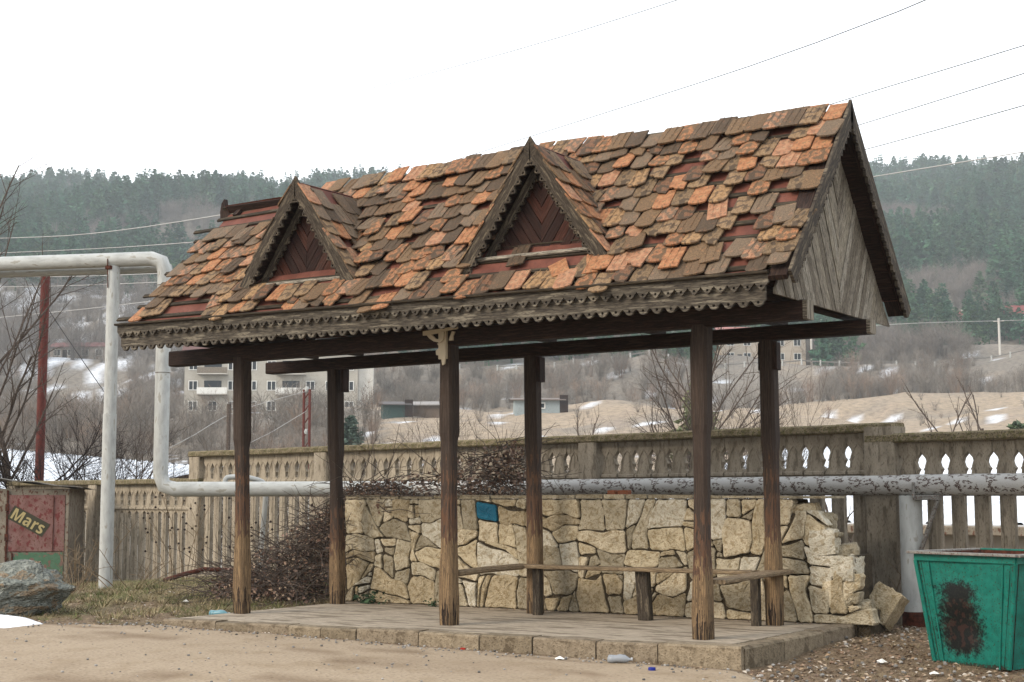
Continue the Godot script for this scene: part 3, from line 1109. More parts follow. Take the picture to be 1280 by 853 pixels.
func split_stones(poly: PackedVector2Array, r: RandomNumberGenerator, out: Array) -> void:
	# cuts a field of wall into uneven blocks, some large, some mere chips
	var lo := Vector2(99, 99)
	var hi := Vector2(-99, -99)
	for p in poly:
		lo = lo.min(p)
		hi = hi.max(p)
	var size := hi - lo
	var want: float = [0.17, 0.14, 0.11, 0.085, 0.06, 0.03, 0.012][r.randi() % 7]
	var a := area_of(poly)
	if a < want or a < 0.012 or poly.size() < 3:
		out.append(poly)
		return
	var tilt := r.randfn(0.0, 0.16) if r.randf() < 0.75 else r.randf_range(-0.7, 0.7)
	var n := Vector2(cos(tilt), sin(tilt))
	if size.y > size.x * r.randf_range(0.75, 1.15):
		n = Vector2(-sin(tilt), cos(tilt))
	var c := (lo + size * Vector2(r.randf_range(0.3, 0.7), r.randf_range(0.3, 0.7)))
	if r.randf() < 0.18 and a > 0.03:
		c = lo + size * Vector2(0.16 if r.randf() < 0.5 else 0.84, 0.16 if r.randf() < 0.5 else 0.84)
	for half in [clip_half(poly, n, n.dot(c)), clip_half(poly, -n, -n.dot(c))]:
		if half.size() >= 3:
			split_stones(half, r, out)

func wall_top(x: float) -> float:
	if x < 2.66:
		return 1.17
	if x < 2.95:
		return 1.06
	if x < 3.06:
		return 0.86
	if x < 3.3:
		return 0.66
	return 0.18

func make_stone_wall() -> void:
	var zf := -1.13
	var root := thing("stone_wall", "low rubble wall of tan stones behind the bench, broken down at one end", "wall", Vector3(0, 0, zf))
	var r := RandomNumberGenerator.new()
	r.seed = 31
	var x0 := -2.8
	var x1 := 3.46
	var bend := FastNoiseLite.new()
	bend.seed = 44
	bend.frequency = 1.1
	var cells := []
	var cut_x := x0
	while cut_x < x1 - 0.05:
		var nx := minf(cut_x + r.randf_range(0.8, 1.3), x1)
		if x1 - nx < 0.5:
			nx = x1
		split_stones(PackedVector2Array([Vector2(cut_x, 0), Vector2(nx, 0), Vector2(nx, 1.17), Vector2(cut_x, 1.17)]), r, cells)
		cut_x = nx
	var blue := at_z(621, 643, zf)
	var best := -1
	var best_d := 9.0
	for i in cells.size():
		var mid := middle(cells[i])
		var dd: float = mid.distance_to(Vector2(blue.x, blue.y)) + (0.3 if area_of(cells[i]) < 0.02 or area_of(cells[i]) > 0.08 else 0.0)
		if dd < best_d:
			best_d = dd
			best = i
	for i in cells.size():
		# joints wander, the outer edges of the wall stay true
		var fine := PackedVector2Array()
		var src: PackedVector2Array = cells[i]
		for k in src.size():
			var a := src[k]
			var b := src[(k + 1) % src.size()]
			var cnt := maxi(1, int(a.distance_to(b) / 0.13))
			for q in cnt:
				var p := a.lerp(b, q / float(cnt))
				var keep := smoothstep(0.0, 0.12, minf(p.y, 1.17 - p.y))
				p += Vector2(bend.get_noise_2d(p.x * 2.0, p.y * 2.0) + 0.5 * bend.get_noise_2d(p.x * 5.0 + 9.0, p.y * 5.0), (bend.get_noise_2d(p.x * 2.0 + 50.0, p.y * 2.0) + 0.5 * bend.get_noise_2d(p.x * 5.0, p.y * 5.0 + 70.0)) * keep) * 0.085
				fine.append(p)
		var cell := fine
		cell = clip_half(cell, Vector2(0, 1), wall_top(middle(src).x))
		if cell.size() < 3:
			continue
		var shrunk := Geometry2D.offset_polygon(cell, -r.randf_range(0.003, 0.008), Geometry2D.JOIN_ROUND if r.randf() < 0.4 else Geometry2D.JOIN_MITER)
		if shrunk.is_empty():
			continue
		var poly: PackedVector2Array = shrunk[0]
		if area_of(poly) < 0.0012:
			continue
		var mat: Material = mats.stones[r.randi() % 6]
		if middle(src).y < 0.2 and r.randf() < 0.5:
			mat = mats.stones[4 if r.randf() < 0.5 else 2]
		if i == best:
			mat = mats.blue_stone
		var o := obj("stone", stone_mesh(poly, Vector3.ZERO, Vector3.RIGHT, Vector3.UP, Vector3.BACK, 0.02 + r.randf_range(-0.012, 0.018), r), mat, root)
		if i == best:
			o.set_meta("label", "stone painted blue")
	# mortar core, stepping down where the wall has broken away
	var st := start()
	box(st, Vector3(x0, -0.2, -0.5), Vector3(2.64, 1.165, -0.005), 0.02)
	box(st, Vector3(2.64, -0.2, -0.5), Vector3(2.92, 1.03, -0.006), 0.03)
	box(st, Vector3(2.92, -0.2, -0.48), Vector3(3.28, 0.64, -0.007), 0.03)
	box(st, Vector3(3.28, -0.2, -0.45), Vector3(3.40, 0.13, -0.03), 0.03)
	obj("core", done(st), mats.mortar, root)
	# loose coping of flat stones and mortar
	var cx := x0
	while cx < 2.55:
		var w := r.randf_range(0.22, 0.6)
		var s := start()
		var hh := r.randf_range(0.022, 0.045)
		var poly := PackedVector2Array()
		for q in [Vector2(0, 0.02), Vector2(w * 0.3, r.randf_range(-0.01, 0.03)), Vector2(w - 0.015, 0.01), Vector2(w - 0.02, 0.5), Vector2(w * 0.5, 0.52), Vector2(0.01, 0.5)]:
			poly.append(q)
		prism(s, poly, Vector3(cx, 1.172 + r.randf_range(-0.004, 0.004), 0.03), Vector3.RIGHT, Vector3.FORWARD, Vector3.UP * hh)
		obj("coping_stone", done(s), mats.stones[[4, 4, 4, 1][r.randi() % 4]], root)
		cx += w
	# broken end: blocks lying in the mortar
	for b in [[2.74, 1.06, -0.2, 0.24, 0.13, 0.3, 0.2], [2.9, 0.95, -0.2, 0.2, 0.18, 0.22, -0.2], [2.97, 0.76, -0.06, 0.26, 0.24, 0.22, 0.1], [3.12, 0.67, -0.2, 0.24, 0.14, 0.26, 0.4], [3.17, 0.52, -0.10, 0.24, 0.24, 0.26, -0.1], [3.1, 0.28, -0.10, 0.32, 0.26, 0.24, 0.05], [3.3, 0.12, -0.2, 0.16, 0.2, 0.3, 0.2], [2.84, 0.86, -0.12, 0.18, 0.18, 0.24, 0.1]]:
		var o := obj("stone", rough_block(Vector3(b[3], b[4], b[5]), r.randi(), 0.42), mats.stones[r.randi() % 6], root)
		o.transform = Transform3D(Basis(Vector3.UP, b[6]) * Basis(Vector3.BACK, b[6] * 0.4), Vector3(b[0], b[1], b[2]))

func rough_block(size: Vector3, sd: int, chip: float) -> ArrayMesh:
	var r := RandomNumberGenerator.new()
	r.seed = sd
	var nz := FastNoiseLite.new()
	nz.seed = sd
	nz.frequency = 3.0
	var st := start()
	var n := 6
	for f in 6:
		for i in n:
			for j in n:
				var c := []
				for k in [[0, 0], [1, 0], [1, 1], [0, 1]]:
					var a: float = (i + k[0]) / float(n) * 2.0 - 1.0
					var b: float = (j + k[1]) / float(n) * 2.0 - 1.0
					var p: Vector3
					match f:
						0: p = Vector3(1, a, b)
						1: p = Vector3(-1, b, a)
						2: p = Vector3(a, b, 1)
						3: p = Vector3(b, a, -1)
						4: p = Vector3(b, 1, a)
						_: p = Vector3(a, -1, b)
					var q := p.normalized() * 1.25
					p = p.lerp(q, chip)
					p *= 1.0 + nz.get_noise_3d(p.x, p.y, p.z) * 0.16 + nz.get_noise_3d(p.x * 4.0, p.y * 4.0, p.z * 4.0) * 0.05
					c.append(p * size * 0.5)
				quad(st, c[0], c[1], c[2], c[3])
	return done(st)

# ------------------------------------------------------------------ shelter
func curve_at(points: Array, x: float) -> float:
	if x <= points[0][0]:
		return points[0][1]
	for i in points.size() - 1:
		if x <= points[i + 1][0]:
			return lerpf(points[i][1], points[i + 1][1], (x - points[i][0]) / (points[i + 1][0] - points[i][0]))
	return points[-1][1]

func eave_y(x: float) -> float:
	return lerpf(3.02, 2.945, (x + 3.8) / 7.6)

func ridge_y(x: float) -> float:
	return curve_at([[-3.8, 4.43], [-2.2, 4.50], [-1.0, 4.56], [0.3, 4.605], [2.0, 4.60], [3.7, 4.555]], x)

func slope_point(x: float, s: float, lift: float, face := 1.0) -> Vector3:
	var e := Vector3(x, eave_y(x), 1.40 * face)
	var rd := Vector3(x, ridge_y(x), 0.0)
	var up := (rd - e).normalized()
	var n := Vector3(0, -up.z * face, up.y * face).normalized()
	n = Vector3(0, absf(up.z), absf(up.y) * face)
	return e + up * s + n * lift

func slope_basis(x: float, face := 1.0) -> Basis:
	var e := Vector3(x, eave_y(x), 1.40 * face)
	var rd := Vector3(x, ridge_y(x), 0.0)
	var up := (rd - e).normalized()
	var right := Vector3.RIGHT * face
	return Basis(right, up, right.cross(up))

func tile_mesh(sd: int, w: float, l: float, shape: int) -> ArrayMesh:
	var r := RandomNumberGenerator.new()
	r.seed = sd
	var pts := PackedVector2Array()
	pts.append(Vector2(-w * 0.5, l))
	if shape == 2:
		# lower corner broken off
		pts.append_array([Vector2(-w * 0.5, l * 0.30), Vector2(-w * 0.22, l * 0.22), Vector2(-w * 0.05, l * 0.08), Vector2(w * 0.2, l * 0.05), Vector2(w * 0.42, l * 0.03)])
	elif shape == 3:
		pts.append_array([Vector2(-w * 0.5, 0.012), Vector2(-w * 0.3, 0.0), Vector2(w * 0.3, 0.004), Vector2(w * 0.5, 0.012)])
	else:
		for k in 9:
			var t := PI + PI * k / 8.0
			pts.append(Vector2(cos(t) * w * 0.5, 0.052 + sin(t) * 0.052 + r.randf_range(-0.0015, 0.0015)))
	pts.append(Vector2(w * 0.5, l))
	var th := 0.014
	var st := start()
	var top := []
	var bot := []
	for p in pts:
		var bow := -0.010 * pow(p.x / (w * 0.5), 2.0)
		top.append(Vector3(p.x, p.y, th + bow))
		bot.append(Vector3(p.x, p.y, bow))
	var m := pts.size()
	# two crowns along the middle carry the bow of the clay
	var c0 := Vector3(0, l, th)
	var c1 := Vector3(0, l * 0.35, th + 0.001)
	var d1 := Vector3(0, l * 0.35, 0)
	for i in m - 1:
		tri(st, top[i], c1, top[i + 1], Vector2(pts[i].x / w, pts[i].y), Vector2(0, c1.y), Vector2(pts[i + 1].x / w, pts[i + 1].y))
		tri(st, bot[i], bot[i + 1], d1)
		var e := Vector2(pts[i].x / w, pts[i].y)
		var g := Vector2(pts[i + 1].x / w, pts[i + 1].y)
		quad(st, bot[i], top[i], top[i + 1], bot[i + 1], e, e, g, g)
	tri(st, top[m - 1], c1, top[0], Vector2(0.5, l), Vector2(0, c1.y), Vector2(-0.5, l))
	# shallow rib and groove pressed into the face
	if shape == 3 or shape == 1:
		for gx in [-0.2, 0.2]:
			var x: float = gx * w
			quad(st, Vector3(x - 0.004, 0.06, th - 0.001), Vector3(x, 0.06, th + 0.002), Vector3(x, l, th + 0.002), Vector3(x - 0.004, l, th - 0.001), Vector2(gx, 0.06), Vector2(gx + 0.02, 0.06), Vector2(gx + 0.02, l), Vector2(gx, l))
			quad(st, Vector3(x, 0.06, th + 0.002), Vector3(x + 0.004, 0.06, th - 0.001), Vector3(x + 0.004, l, th - 0.001), Vector3(x, l, th + 0.002), Vector2(gx, 0.06), Vector2(gx + 0.02, 0.06), Vector2(gx + 0.02, l), Vector2(gx, l))
	return done(st)

# the mitred head where two bargeboards meet: outer peak, then each board's outer and inner corner
func mitre(st: SurfaceTool, peak: Vector3, r0: Vector3, r1: Vector3, l1: Vector3, l0: Vector3, n: Vector3) -> void:
	var ring := [peak, r0, r1, l1, l0]
	for k in range(1, 4):
		tri(st, peak + n, ring[k] + n, ring[k + 1] + n, Vector2(0, 0), Vector2(0.1, 0.02 * k), Vector2(0.1, 0.02 * k + 0.1))
		tri(st, peak, ring[k + 1], ring[k], Vector2(0, 0), Vector2(0.1, 0.1), Vector2(0.1, 0))
	for k in 5:
		var a: Vector3 = ring[k]
		var b: Vector3 = ring[(k + 1) % 5]
		quad(st, a, b, b + n, a + n, Vector2(0, 0), Vector2(0, 0.1), Vector2(0.03, 0.1), Vector2(0.03, 0))

const DORMERS := [[-1.62, 4.36, 3.27], [1.17, 4.385, 3.295]]

func make_shelter() -> void:
	var root := thing("wooden_shelter", "old timber roadside shelter with a steep broken tile roof and two small gables", "shelter")
	var r := RandomNumberGenerator.new()
	r.seed = 88
	# --- posts
	var px := [-2.621, 0.0, 2.621]
	for zi in 2:
		for i in 3:
			var z := 0.773 if zi == 0 else -0.773
			var foot := Vector3(px[i], 0.0, z)
			var lean := Vector3([-0.055, 0.0, 0.03][i] if zi == 0 else [-0.07, -0.03, -0.01][i], 0, 0)
			var st := start()
			var levels := [[0.0, 0.074], [0.2, 0.077], [0.5, 0.074], [0.72, 0.066], [1.3, 0.064], [1.72, 0.066], [1.80, 0.076], [2.45, 0.077], [2.66, 0.075]]
			if zi == 1:
				levels = [[0.0, 0.072], [0.4, 0.071], [0.9, 0.066], [1.5, 0.063], [1.62, 0.066], [1.72, 0.074], [2.66, 0.073]]
			var rings := []
			for lv in levels:
				var ring := []
				var w: float = lv[1]
				var ch := 0.022
				for q in [[1, 1], [-1, 1], [-1, -1], [1, -1]]:
					var c1 := Vector2(q[0] * w, q[1] * (w - ch))
					var c2 := Vector2(q[0] * (w - ch), q[1] * w)
					if q[0] * q[1] < 0:
						var sw := c1
						c1 = c2
						c2 = sw
					for c in [c1, c2]:
						ring.append(foot + lean * (lv[0] / 2.66) + Vector3(c.x + r.randf_range(-0.006, 0.006), lv[0], c.y + r.randf_range(-0.006, 0.006)))
				rings.append(ring)
			for l in levels.size() - 1:
				for k in 8:
					var k2 := (k + 1) % 8
					var ua := k * 0.31
					var va: float = 1.0 - levels[l][0] / 2.7
					var vb: float = 1.0 - levels[l + 1][0] / 2.7
					quad(st, rings[l][k], rings[l][k2], rings[l + 1][k2], rings[l + 1][k], Vector2(ua, va), Vector2(ua + 0.31, va), Vector2(ua + 0.31, vb), Vector2(ua, vb))
			obj("post", done(st), mats.posts[i] if zi == 0 else mats.posts[(i + 2) % 3], root)
	# --- beams
	for z in [0.773, -0.773]:
		var st := start()
		var yb := 2.715 if z > 0 else 2.722
		var bh := 0.165 if z > 0 else 0.135
		beam(st, Vector3(-3.69, yb - 0.02, z), Vector3(3.6, yb + 0.01, z), 0.15, bh, Vector3.UP, 0.012)
		obj("beam", done(st), mats.brown, root)
		# fresh sawn grey ends
		var e := start()
		beam(e, Vector3(3.602, yb + 0.01, z), Vector3(3.64, yb + 0.01, z), 0.149, bh - 0.002, Vector3.UP, 0.012)
		obj("beam_end", done(e), mats.wood_grey[1], root)
	for x in [-3.3, -2.62, -1.3, 0.0, 1.3, 2.62, 3.35]:
		var st := start()
		beam(st, Vector3(x, 2.862, 1.28), Vector3(x, 2.875, -1.15), 0.09, 0.10, Vector3.UP, 0.008)
		obj("joist", done(st), mats.brown, root)
	# short braces at the heads of the front posts
	for i in 3:
		for sgn in [-1, 1]:
			var st := start()
			beam(st, Vector3(px[i] + sgn * 0.07, 2.38, -0.773), Vector3(px[i] + sgn * 0.07, 2.64, -0.773), 0.05, 0.12, Vector3.BACK, 0.01)
			obj("brace", done(st), mats.brown, root)
	# --- remains of the cream painted fretwork bracket on the middle post
	var br := start()
	var bz := 0.885
	prism(br, PackedVector2Array([Vector2(-0.22, 2.775), Vector2(0.18, 2.80), Vector2(0.18, 2.775), Vector2(0.05, 2.765), Vector2(-0.02, 2.75), Vector2(-0.16, 2.735), Vector2(-0.22, 2.735)]), Vector3(0, 0, bz), Vector3.RIGHT, Vector3.UP, Vector3(0, 0, 0.02))
	prism(br, PackedVector2Array([Vector2(-0.18, 2.74), Vector2(-0.12, 2.74), Vector2(-0.06, 2.69), Vector2(-0.02, 2.69), Vector2(-0.01, 2.755), Vector2(0.03, 2.755), Vector2(0.02, 2.68), Vector2(-0.02, 2.655), Vector2(-0.09, 2.67), Vector2(-0.14, 2.70)]), Vector3(0, 0, bz), Vector3.RIGHT, Vector3.UP, Vector3(0, 0, 0.02))
	prism(br, PackedVector2Array([Vector2(-0.06, 2.65), Vector2(0.03, 2.65), Vector2(0.04, 2.54), Vector2(0.025, 2.45), Vector2(0.0, 2.44), Vector2(-0.015, 2.53), Vector2(-0.07, 2.54), Vector2(-0.075, 2.58), Vector2(-0.03, 2.61)]), Vector3(0, 0, bz - 0.012), Vector3.RIGHT, Vector3.UP, Vector3(0, 0, 0.02))
	prism(br, PackedVector2Array([Vector2(0.12, 2.755), Vector2(0.15, 2.75), Vector2(0.13, 2.71), Vector2(0.13, 2.67), Vector2(0.085, 2.67), Vector2(0.1, 2.71)]), Vector3(0, 0, bz), Vector3.RIGHT, Vector3.UP, Vector3(0, 0, 0.02))
	prism(br, PackedVector2Array([Vector2(-0.05, 2.50), Vector2(0.04, 2.50), Vector2(0.04, 2.79), Vector2(-0.05, 2.79)]), Vector3(0, 0, 0.855), Vector3.RIGHT, Vector3.UP, Vector3(0, 0, 0.0295))
	var bo := obj("fretwork_bracket", done(br), plain(Color(0.70, 0.65, 0.56), 0.85), root)
	bo.set_meta("label", "broken cream coloured fretwork bracket")
	# --- roof
	var roof := Node3D.new()
	roof.name = "roof"
	root.add_child(roof)
	for face in [1.0, -1.0]:
		var st := start()
		var seg := 16
		for k in seg:
			var xa := lerpf(-3.62, 3.70, k / float(seg))
			var xb := lerpf(-3.62, 3.70, (k + 1) / float(seg))
			var sa := 2.10
			var s0 := 0.0 if face > 0 else 0.12
			for lift in [0.0]:
				quad(st, slope_point(xa, s0, lift, face), slope_point(xb, s0, lift, face), slope_point(xb, sa, lift, face), slope_point(xa, sa, lift, face))
			quad(st, slope_point(xa, s0, 0, face), slope_point(xb, s0, 0, face), slope_point(xb, s0, -0.022, face), slope_point(xa, s0, -0.022, face))
		for x in [-3.62, 3.70]:
			quad(st, slope_point(x, 0.0, 0, face), slope_point(x, 2.1, 0, face), slope_point(x, 2.1, -0.022, face), slope_point(x, 0.0, -0.022, face))
		obj("sheathing", done(st), mats.deck, roof)
		for k in range(0 if face > 0 else 1, 14):
			var us := start()
			beam(us, slope_point(-3.61, k * 0.15 + 0.07, -0.018, face), slope_point(3.69, k * 0.15 + 0.07, -0.018, face), 0.146, 0.014, slope_basis(0, face).z, 0.003)
			obj("soffit_board", done(us), mats.brown, roof)
		for x in [-3.45, -2.3, -1.2, 0.0, 1.2, 2.3, 3.3]:
			var s := start()
			var a := slope_point(x, -0.02 if face > 0 else 0.14, -0.078, face)
			var b := slope_point(x, 2.04, -0.078, face)
			beam(s, a, b, 0.07, 0.10, slope_basis(x, face).z, 0.006)
			obj("rafter", done(s), mats.brown, roof)
		for k in 11:
			var sl := 0.09 + k * 0.196
			if sl > 2.05 or (face < 0 and k == 0):
				continue
			var x_left := -3.70 - (pow(r.randf(), 1.5) * 0.26 if face > 0 else 0.0)
			var s := start()
			var cuts := 6
			for c in cuts:
				var xa := lerpf(x_left, 3.68, c / float(cuts))
				var xb := lerpf(x_left, 3.68, (c + 1) / float(cuts))
				if xb > 3.6:
					xb = 3.68
				beam(s, slope_point(xa, sl, 0.012, face), slope_point(xb, sl, 0.012, face), 0.05, 0.022, slope_basis(xa, face).z, 0.004)
			obj("batten", done(s), mats.batten, roof)
	# ridge board
	var rb := start()
	for k in 8:
		var xa := lerpf(-3.66, 3.72, k / 8.0)
		var xb := lerpf(-3.66, 3.72, (k + 1) / 8.0)
		beam(rb, Vector3(xa, ridge_y(xa) - 0.02, 0), Vector3(xb, ridge_y(xb) - 0.02, 0), 0.05, 0.08, Vector3.UP, 0.008)
	obj("ridge_board", done(rb), mats.wood_grey[3], roof)
	for x in [-3.5, -3.2, -3.0, -2.75]:
		var s := start()
		tube(s, [Vector3(x, ridge_y(x) - 0.02, 0), Vector3(x + 0.01, ridge_y(x) + 0.07, 0.01)], [0.004, 0.004], 5, true)
		obj("nail", done(s), mats.rust, roof)
	var knob := start()
	prism(knob, PackedVector2Array([Vector2(-0.05, -0.08), Vector2(0.08, -0.06), Vector2(0.1, 0.02), Vector2(0.02, 0.05), Vector2(0.0, 0.17), Vector2(-0.04, 0.12), Vector2(-0.06, 0.02)]), Vector3(-3.70, ridge_y(-3.7), -0.03), Vector3.RIGHT, Vector3.UP, Vector3(0, 0, 0.06))
	obj("finial", done(knob), mats.brown, roof)
	# --- tiles: beaver tails, many slipped, broken or gone
	var shapes := [tile_mesh(1, 0.176, 0.30, 0), tile_mesh(2, 0.170, 0.29, 0), tile_mesh(3, 0.180, 0.30, 1), tile_mesh(4, 0.174, 0.29, 2), tile_mesh(5, 0.176, 0.30, 3)]
	var spots := []
	var holes := [[-3.05, 0.16, 0.40, 0.13], [-2.62, 0.34, 0.14, 0.08], [-3.05, 1.98, 0.72, 0.36], [-0.46, 1.5, 0.12, 0.12], [-0.36, 0.92, 0.10, 0.09], [0.2, 0.70, 0.30, 0.07], [1.2, 0.29, 0.68, 0.12], [3.06, 1.05, 0.09, 0.05], [3.44, 1.05, 0.09, 0.05], [2.8, 0.82, 0.20, 0.05], [3.62, 1.27, 0.09, 0.05], [3.28, 1.72, 0.15, 0.05], [3.2, 0.5, 0.13, 0.06], [2.33, 1.47, 0.09, 0.09], [1.66, 1.74, 0.12, 0.06], [1.62, 2.05, 0.1, 0.05], [2.72, 1.25, 0.1, 0.07], [1.7, 0.45, 0.1, 0.08], [-1.9, 0.36, 0.3, 0.06]]
	for row in 11:
		var sl := -0.035 + row * 0.197
		var cols := 42
		for c in cols:
			var x := -3.70 + (c + (0.5 if row % 2 else 0.0) + 0.5) * 0.1765
			if x > 3.75:
				continue
			x = minf(x, 3.645)
			var seen := sl + 0.1
			var gone := false
			for h in holes:
				if absf((x - h[0]) / h[2]) < 1.0 and absf((seen - h[1]) / h[3]) < 1.0:
					gone = true
			# keep clear of the two small gables
			for dm in DORMERS:
				var y := slope_point(x, seen, 0).y
				var hw: float = 0.76 * clampf((dm[1] - y) / (dm[1] - dm[2]), 0.0, 1.0)
				if y > dm[2] - 0.02 and y < dm[1] and absf(x - dm[0]) < hw - 0.03:
					gone = true
			if not gone and r.randf() < 0.065:
				gone = true
			if gone:
				continue
			var b := slope_basis(x)
			var loose := r.randf() < 0.28
			var turn := r.randf_range(-0.055, 0.055) * (3.8 if loose else 1.0)
			var lift := (0.066 if x > 3.64 else 0.054) + r.randf_range(-0.004, 0.014) + (r.randf_range(0.005, 0.035) if loose else 0.0)
			var tilt := -0.105 + r.randf_range(-0.03, 0.012) - (r.randf_range(0.0, 0.08) if loose else 0.0)
			var o := slope_point(x + r.randf_range(-0.008, 0.008), sl + r.randf_range(-0.02, 0.02) + 0.02 * sin(x * 2.1 + row * 1.3) - (r.randf_range(0.03, 0.11) if loose and r.randf() < 0.6 else 0.0), lift)
			var q := b * Basis(Vector3.BACK, turn) * Basis(Vector3.RIGHT, tilt)
			var pick := r.randf()
			var kind := r.randi() % 3 if pick < 0.80 else (3 if pick < 0.92 else 4)
			spots.append([Transform3D(q, o), kind])
	# a few pieces lying loose where tiles are gone
	for p in [[-3.36, 0.06, 0.1], [-3.55, 0.05, -0.25], [-2.55, 0.12, 0.35], [-2.3, 0.02, -0.3], [-1.5, 0.05, 0.05], [-1.32, 0.05, 0.02], [-1.14, 0.06, -0.05], [-0.95, 0.05, 0.0], [1.02, 0.34, 0.12], [1.62, 0.12, 0.6], [1.75, 0.1, -0.2], [1.86, 0.14, 0.1], [0.05, 0.55, 0.4], [0.18, 0.5, -0.15], [-0.1, 0.62, 0.2], [2.9, 0.72, 0.25]]:
		var b := slope_basis(p[0])
		spots.append([Transform3D(b * Basis(Vector3.BACK, p[2]) * Basis(Vector3.RIGHT, -0.07), slope_point(p[0], p[1], 0.05)), [0, 3, 4][r.randi() % 3]])
	make_dormers(root, roof, spots, r)
	# mend: cover strip of the ridge with short caps on the near half
	var xr := -0.75
	while xr < 3.55:
		var w := r.randf_range(0.16, 0.19)
		if r.randf() < 0.72:
			var b := slope_basis(xr)
			spots.append([Transform3D(b * Basis(Vector3.BACK, r.randf_range(-0.05, 0.05)) * Basis(Vector3.RIGHT, -0.13), slope_point(xr, 1.88 + r.randf_range(-0.02, 0.02), 0.085)), [0, 4, 2][r.randi() % 3]])
		xr += w
	spots.sort_custom(func(p, q): return (p[0].origin as Vector3).distance_squared_to(eye) < (q[0].origin as Vector3).distance_squared_to(eye))
	var rest := {}
	var tone := FastNoiseLite.new()
	tone.seed = 12
	tone.frequency = 0.8
	for i in spots.size():
		var sp: Vector3 = spots[i][0].origin
		var patch := tone.get_noise_3d(sp.x, sp.y, sp.z) + r.randf_range(-0.45, 0.45)
		var m: int = r.randi() % 7 if patch < -0.02 else (7 + r.randi() % 4 if patch < 0.2 else 11 + r.randi() % 5)
		if i < 300:
			var o := obj("tile", shapes[spots[i][1]], mats.tiles[m], roof)
			o.transform = spots[i][0]
		else:
			if not rest.has(m):
				rest[m] = SurfaceTool.new()
			rest[m].append_from(shapes[spots[i][1]], 0, spots[i][0])
	# the far slope keeps its tiles too
	for row in range(1, 10):
		for c in 41:
			if r.randf() < 0.12:
				continue
			var x := -3.6 + (c + (0.5 if row % 2 else 0.0)) * 0.1765
			var m := r.randi() % 16
			if not rest.has(m):
				rest[m] = SurfaceTool.new()
			rest[m].append_from(shapes[r.randi() % 3], 0, Transform3D(slope_basis(x, -1.0) * Basis(Vector3.RIGHT, -0.098), slope_point(x, -0.035 + row * 0.197, 0.052, -1.0)))
	var joined := ArrayMesh.new()
	var at := 0
	for m in rest:
		rest[m].commit(joined)
		joined.surface_set_material(at, mats.tiles[m])
		at += 1
	var jo := obj("tiles", joined, null, roof)
	jo.set_meta("kind", "stuff")
	# --- eaves: two fretted boards, one over the other
	var f1 := start()
	fretted(f1, Vector3(-3.83, 3.005, 1.435), Vector3(3.56, 2.945, 1.435), Vector3.DOWN, Vector3(0, 0, 0.024), 0.125, 0.118, 0.05, 0.011, 0)
	obj("eaves_board", done(f1), mats.fret, root)
	var lip := start()
	beam(lip, Vector3(-3.84, 3.018, 1.46), Vector3(3.57, 2.958, 1.46), 0.075, 0.024, Vector3.UP, 0.006)
	obj("drip_board", done(lip), mats.batten, root)
	var f2 := start()
	fretted(f2, Vector3(-3.81, 2.945, 1.395), Vector3(3.52, 2.90, 1.395), Vector3.DOWN, Vector3(0, 0, 0.026), 0.205, 0.128, 0.055, 0.012, 1)
	obj("fascia", done(f2), mats.fret, root)
	# --- end gables of narrow boards set in a V
	for side in [1.0, -1.0]:
		var xg: float = 3.55 * side
		var yr := ridge_y(xg) - 0.10
		var ye := eave_y(xg) - 0.10
		var outline := PackedVector2Array([Vector2(1.34, 2.80), Vector2(1.34, ye), Vector2(0.0, yr), Vector2(-1.40, ye), Vector2(-1.46, 2.80)])
		if side < 0:
			outline = PackedVector2Array([Vector2(1.34, 2.92), Vector2(0.0, yr), Vector2(-1.34, 2.92)])
		for piece in boards_in(outline, -0.12, Vector2(0.45, 0.893), 0.085):
			var s := start()
			prism(s, piece[0], Vector3(xg + r.randf_range(-0.004, 0.004), 0, 0), Vector3.BACK, Vector3.UP, Vector3(0.02, 0, 0), piece[1])
			obj("gable_board", done(s), mats.wood_grey[r.randi() % 4], root)
		if side < 0:
			continue
		# bargeboards along the two slopes
		var ends := []
		for face in [1.0, -1.0]:
			var xb: float = 3.74 * side
			var top := Vector3(xb, ridge_y(xb) + 0.085, 0.0)
			var foot := slope_point(xb, -0.06, 0.075, face)
			var along := (foot - top).normalized()
			var inw := Vector3(0, -absf(along.z), along.y * face).normalized()
			inw = Vector3(0, -absf(along.z), -absf(along.y) * face)
			var s := start()
			ends.append([top, along, inw])
			top += along * 0.10
			fretted(s, top, foot, inw, Vector3(0.028 * side, 0, 0), 0.16, 0.085, 0.03, 0.008, 0)
			obj("bargeboard", done(s), mats.barge, root)
			var e := start()
			beam(e, top + inw * 0.06 + Vector3(-0.10 * side, 0, 0), foot + inw * 0.06 + Vector3(-0.10 * side, 0, 0), 0.16, 0.05, inw, 0.008)
			obj("verge_board", done(e), mats.brown, root)
		var hd := start()
		var spike: Vector3 = ends[0][0] + Vector3(0, 0.02, 0)
		mitre(hd, spike, ends[0][0] + ends[0][1] * 0.10, ends[0][0] + ends[0][1] * 0.10 + ends[0][2] * 0.14, ends[1][0] + ends[1][1] * 0.10 + ends[1][2] * 0.14, ends[1][0] + ends[1][1] * 0.10, Vector3(0.028, 0, 0))
		obj("bargeboard_head", done(hd), mats.barge, root)

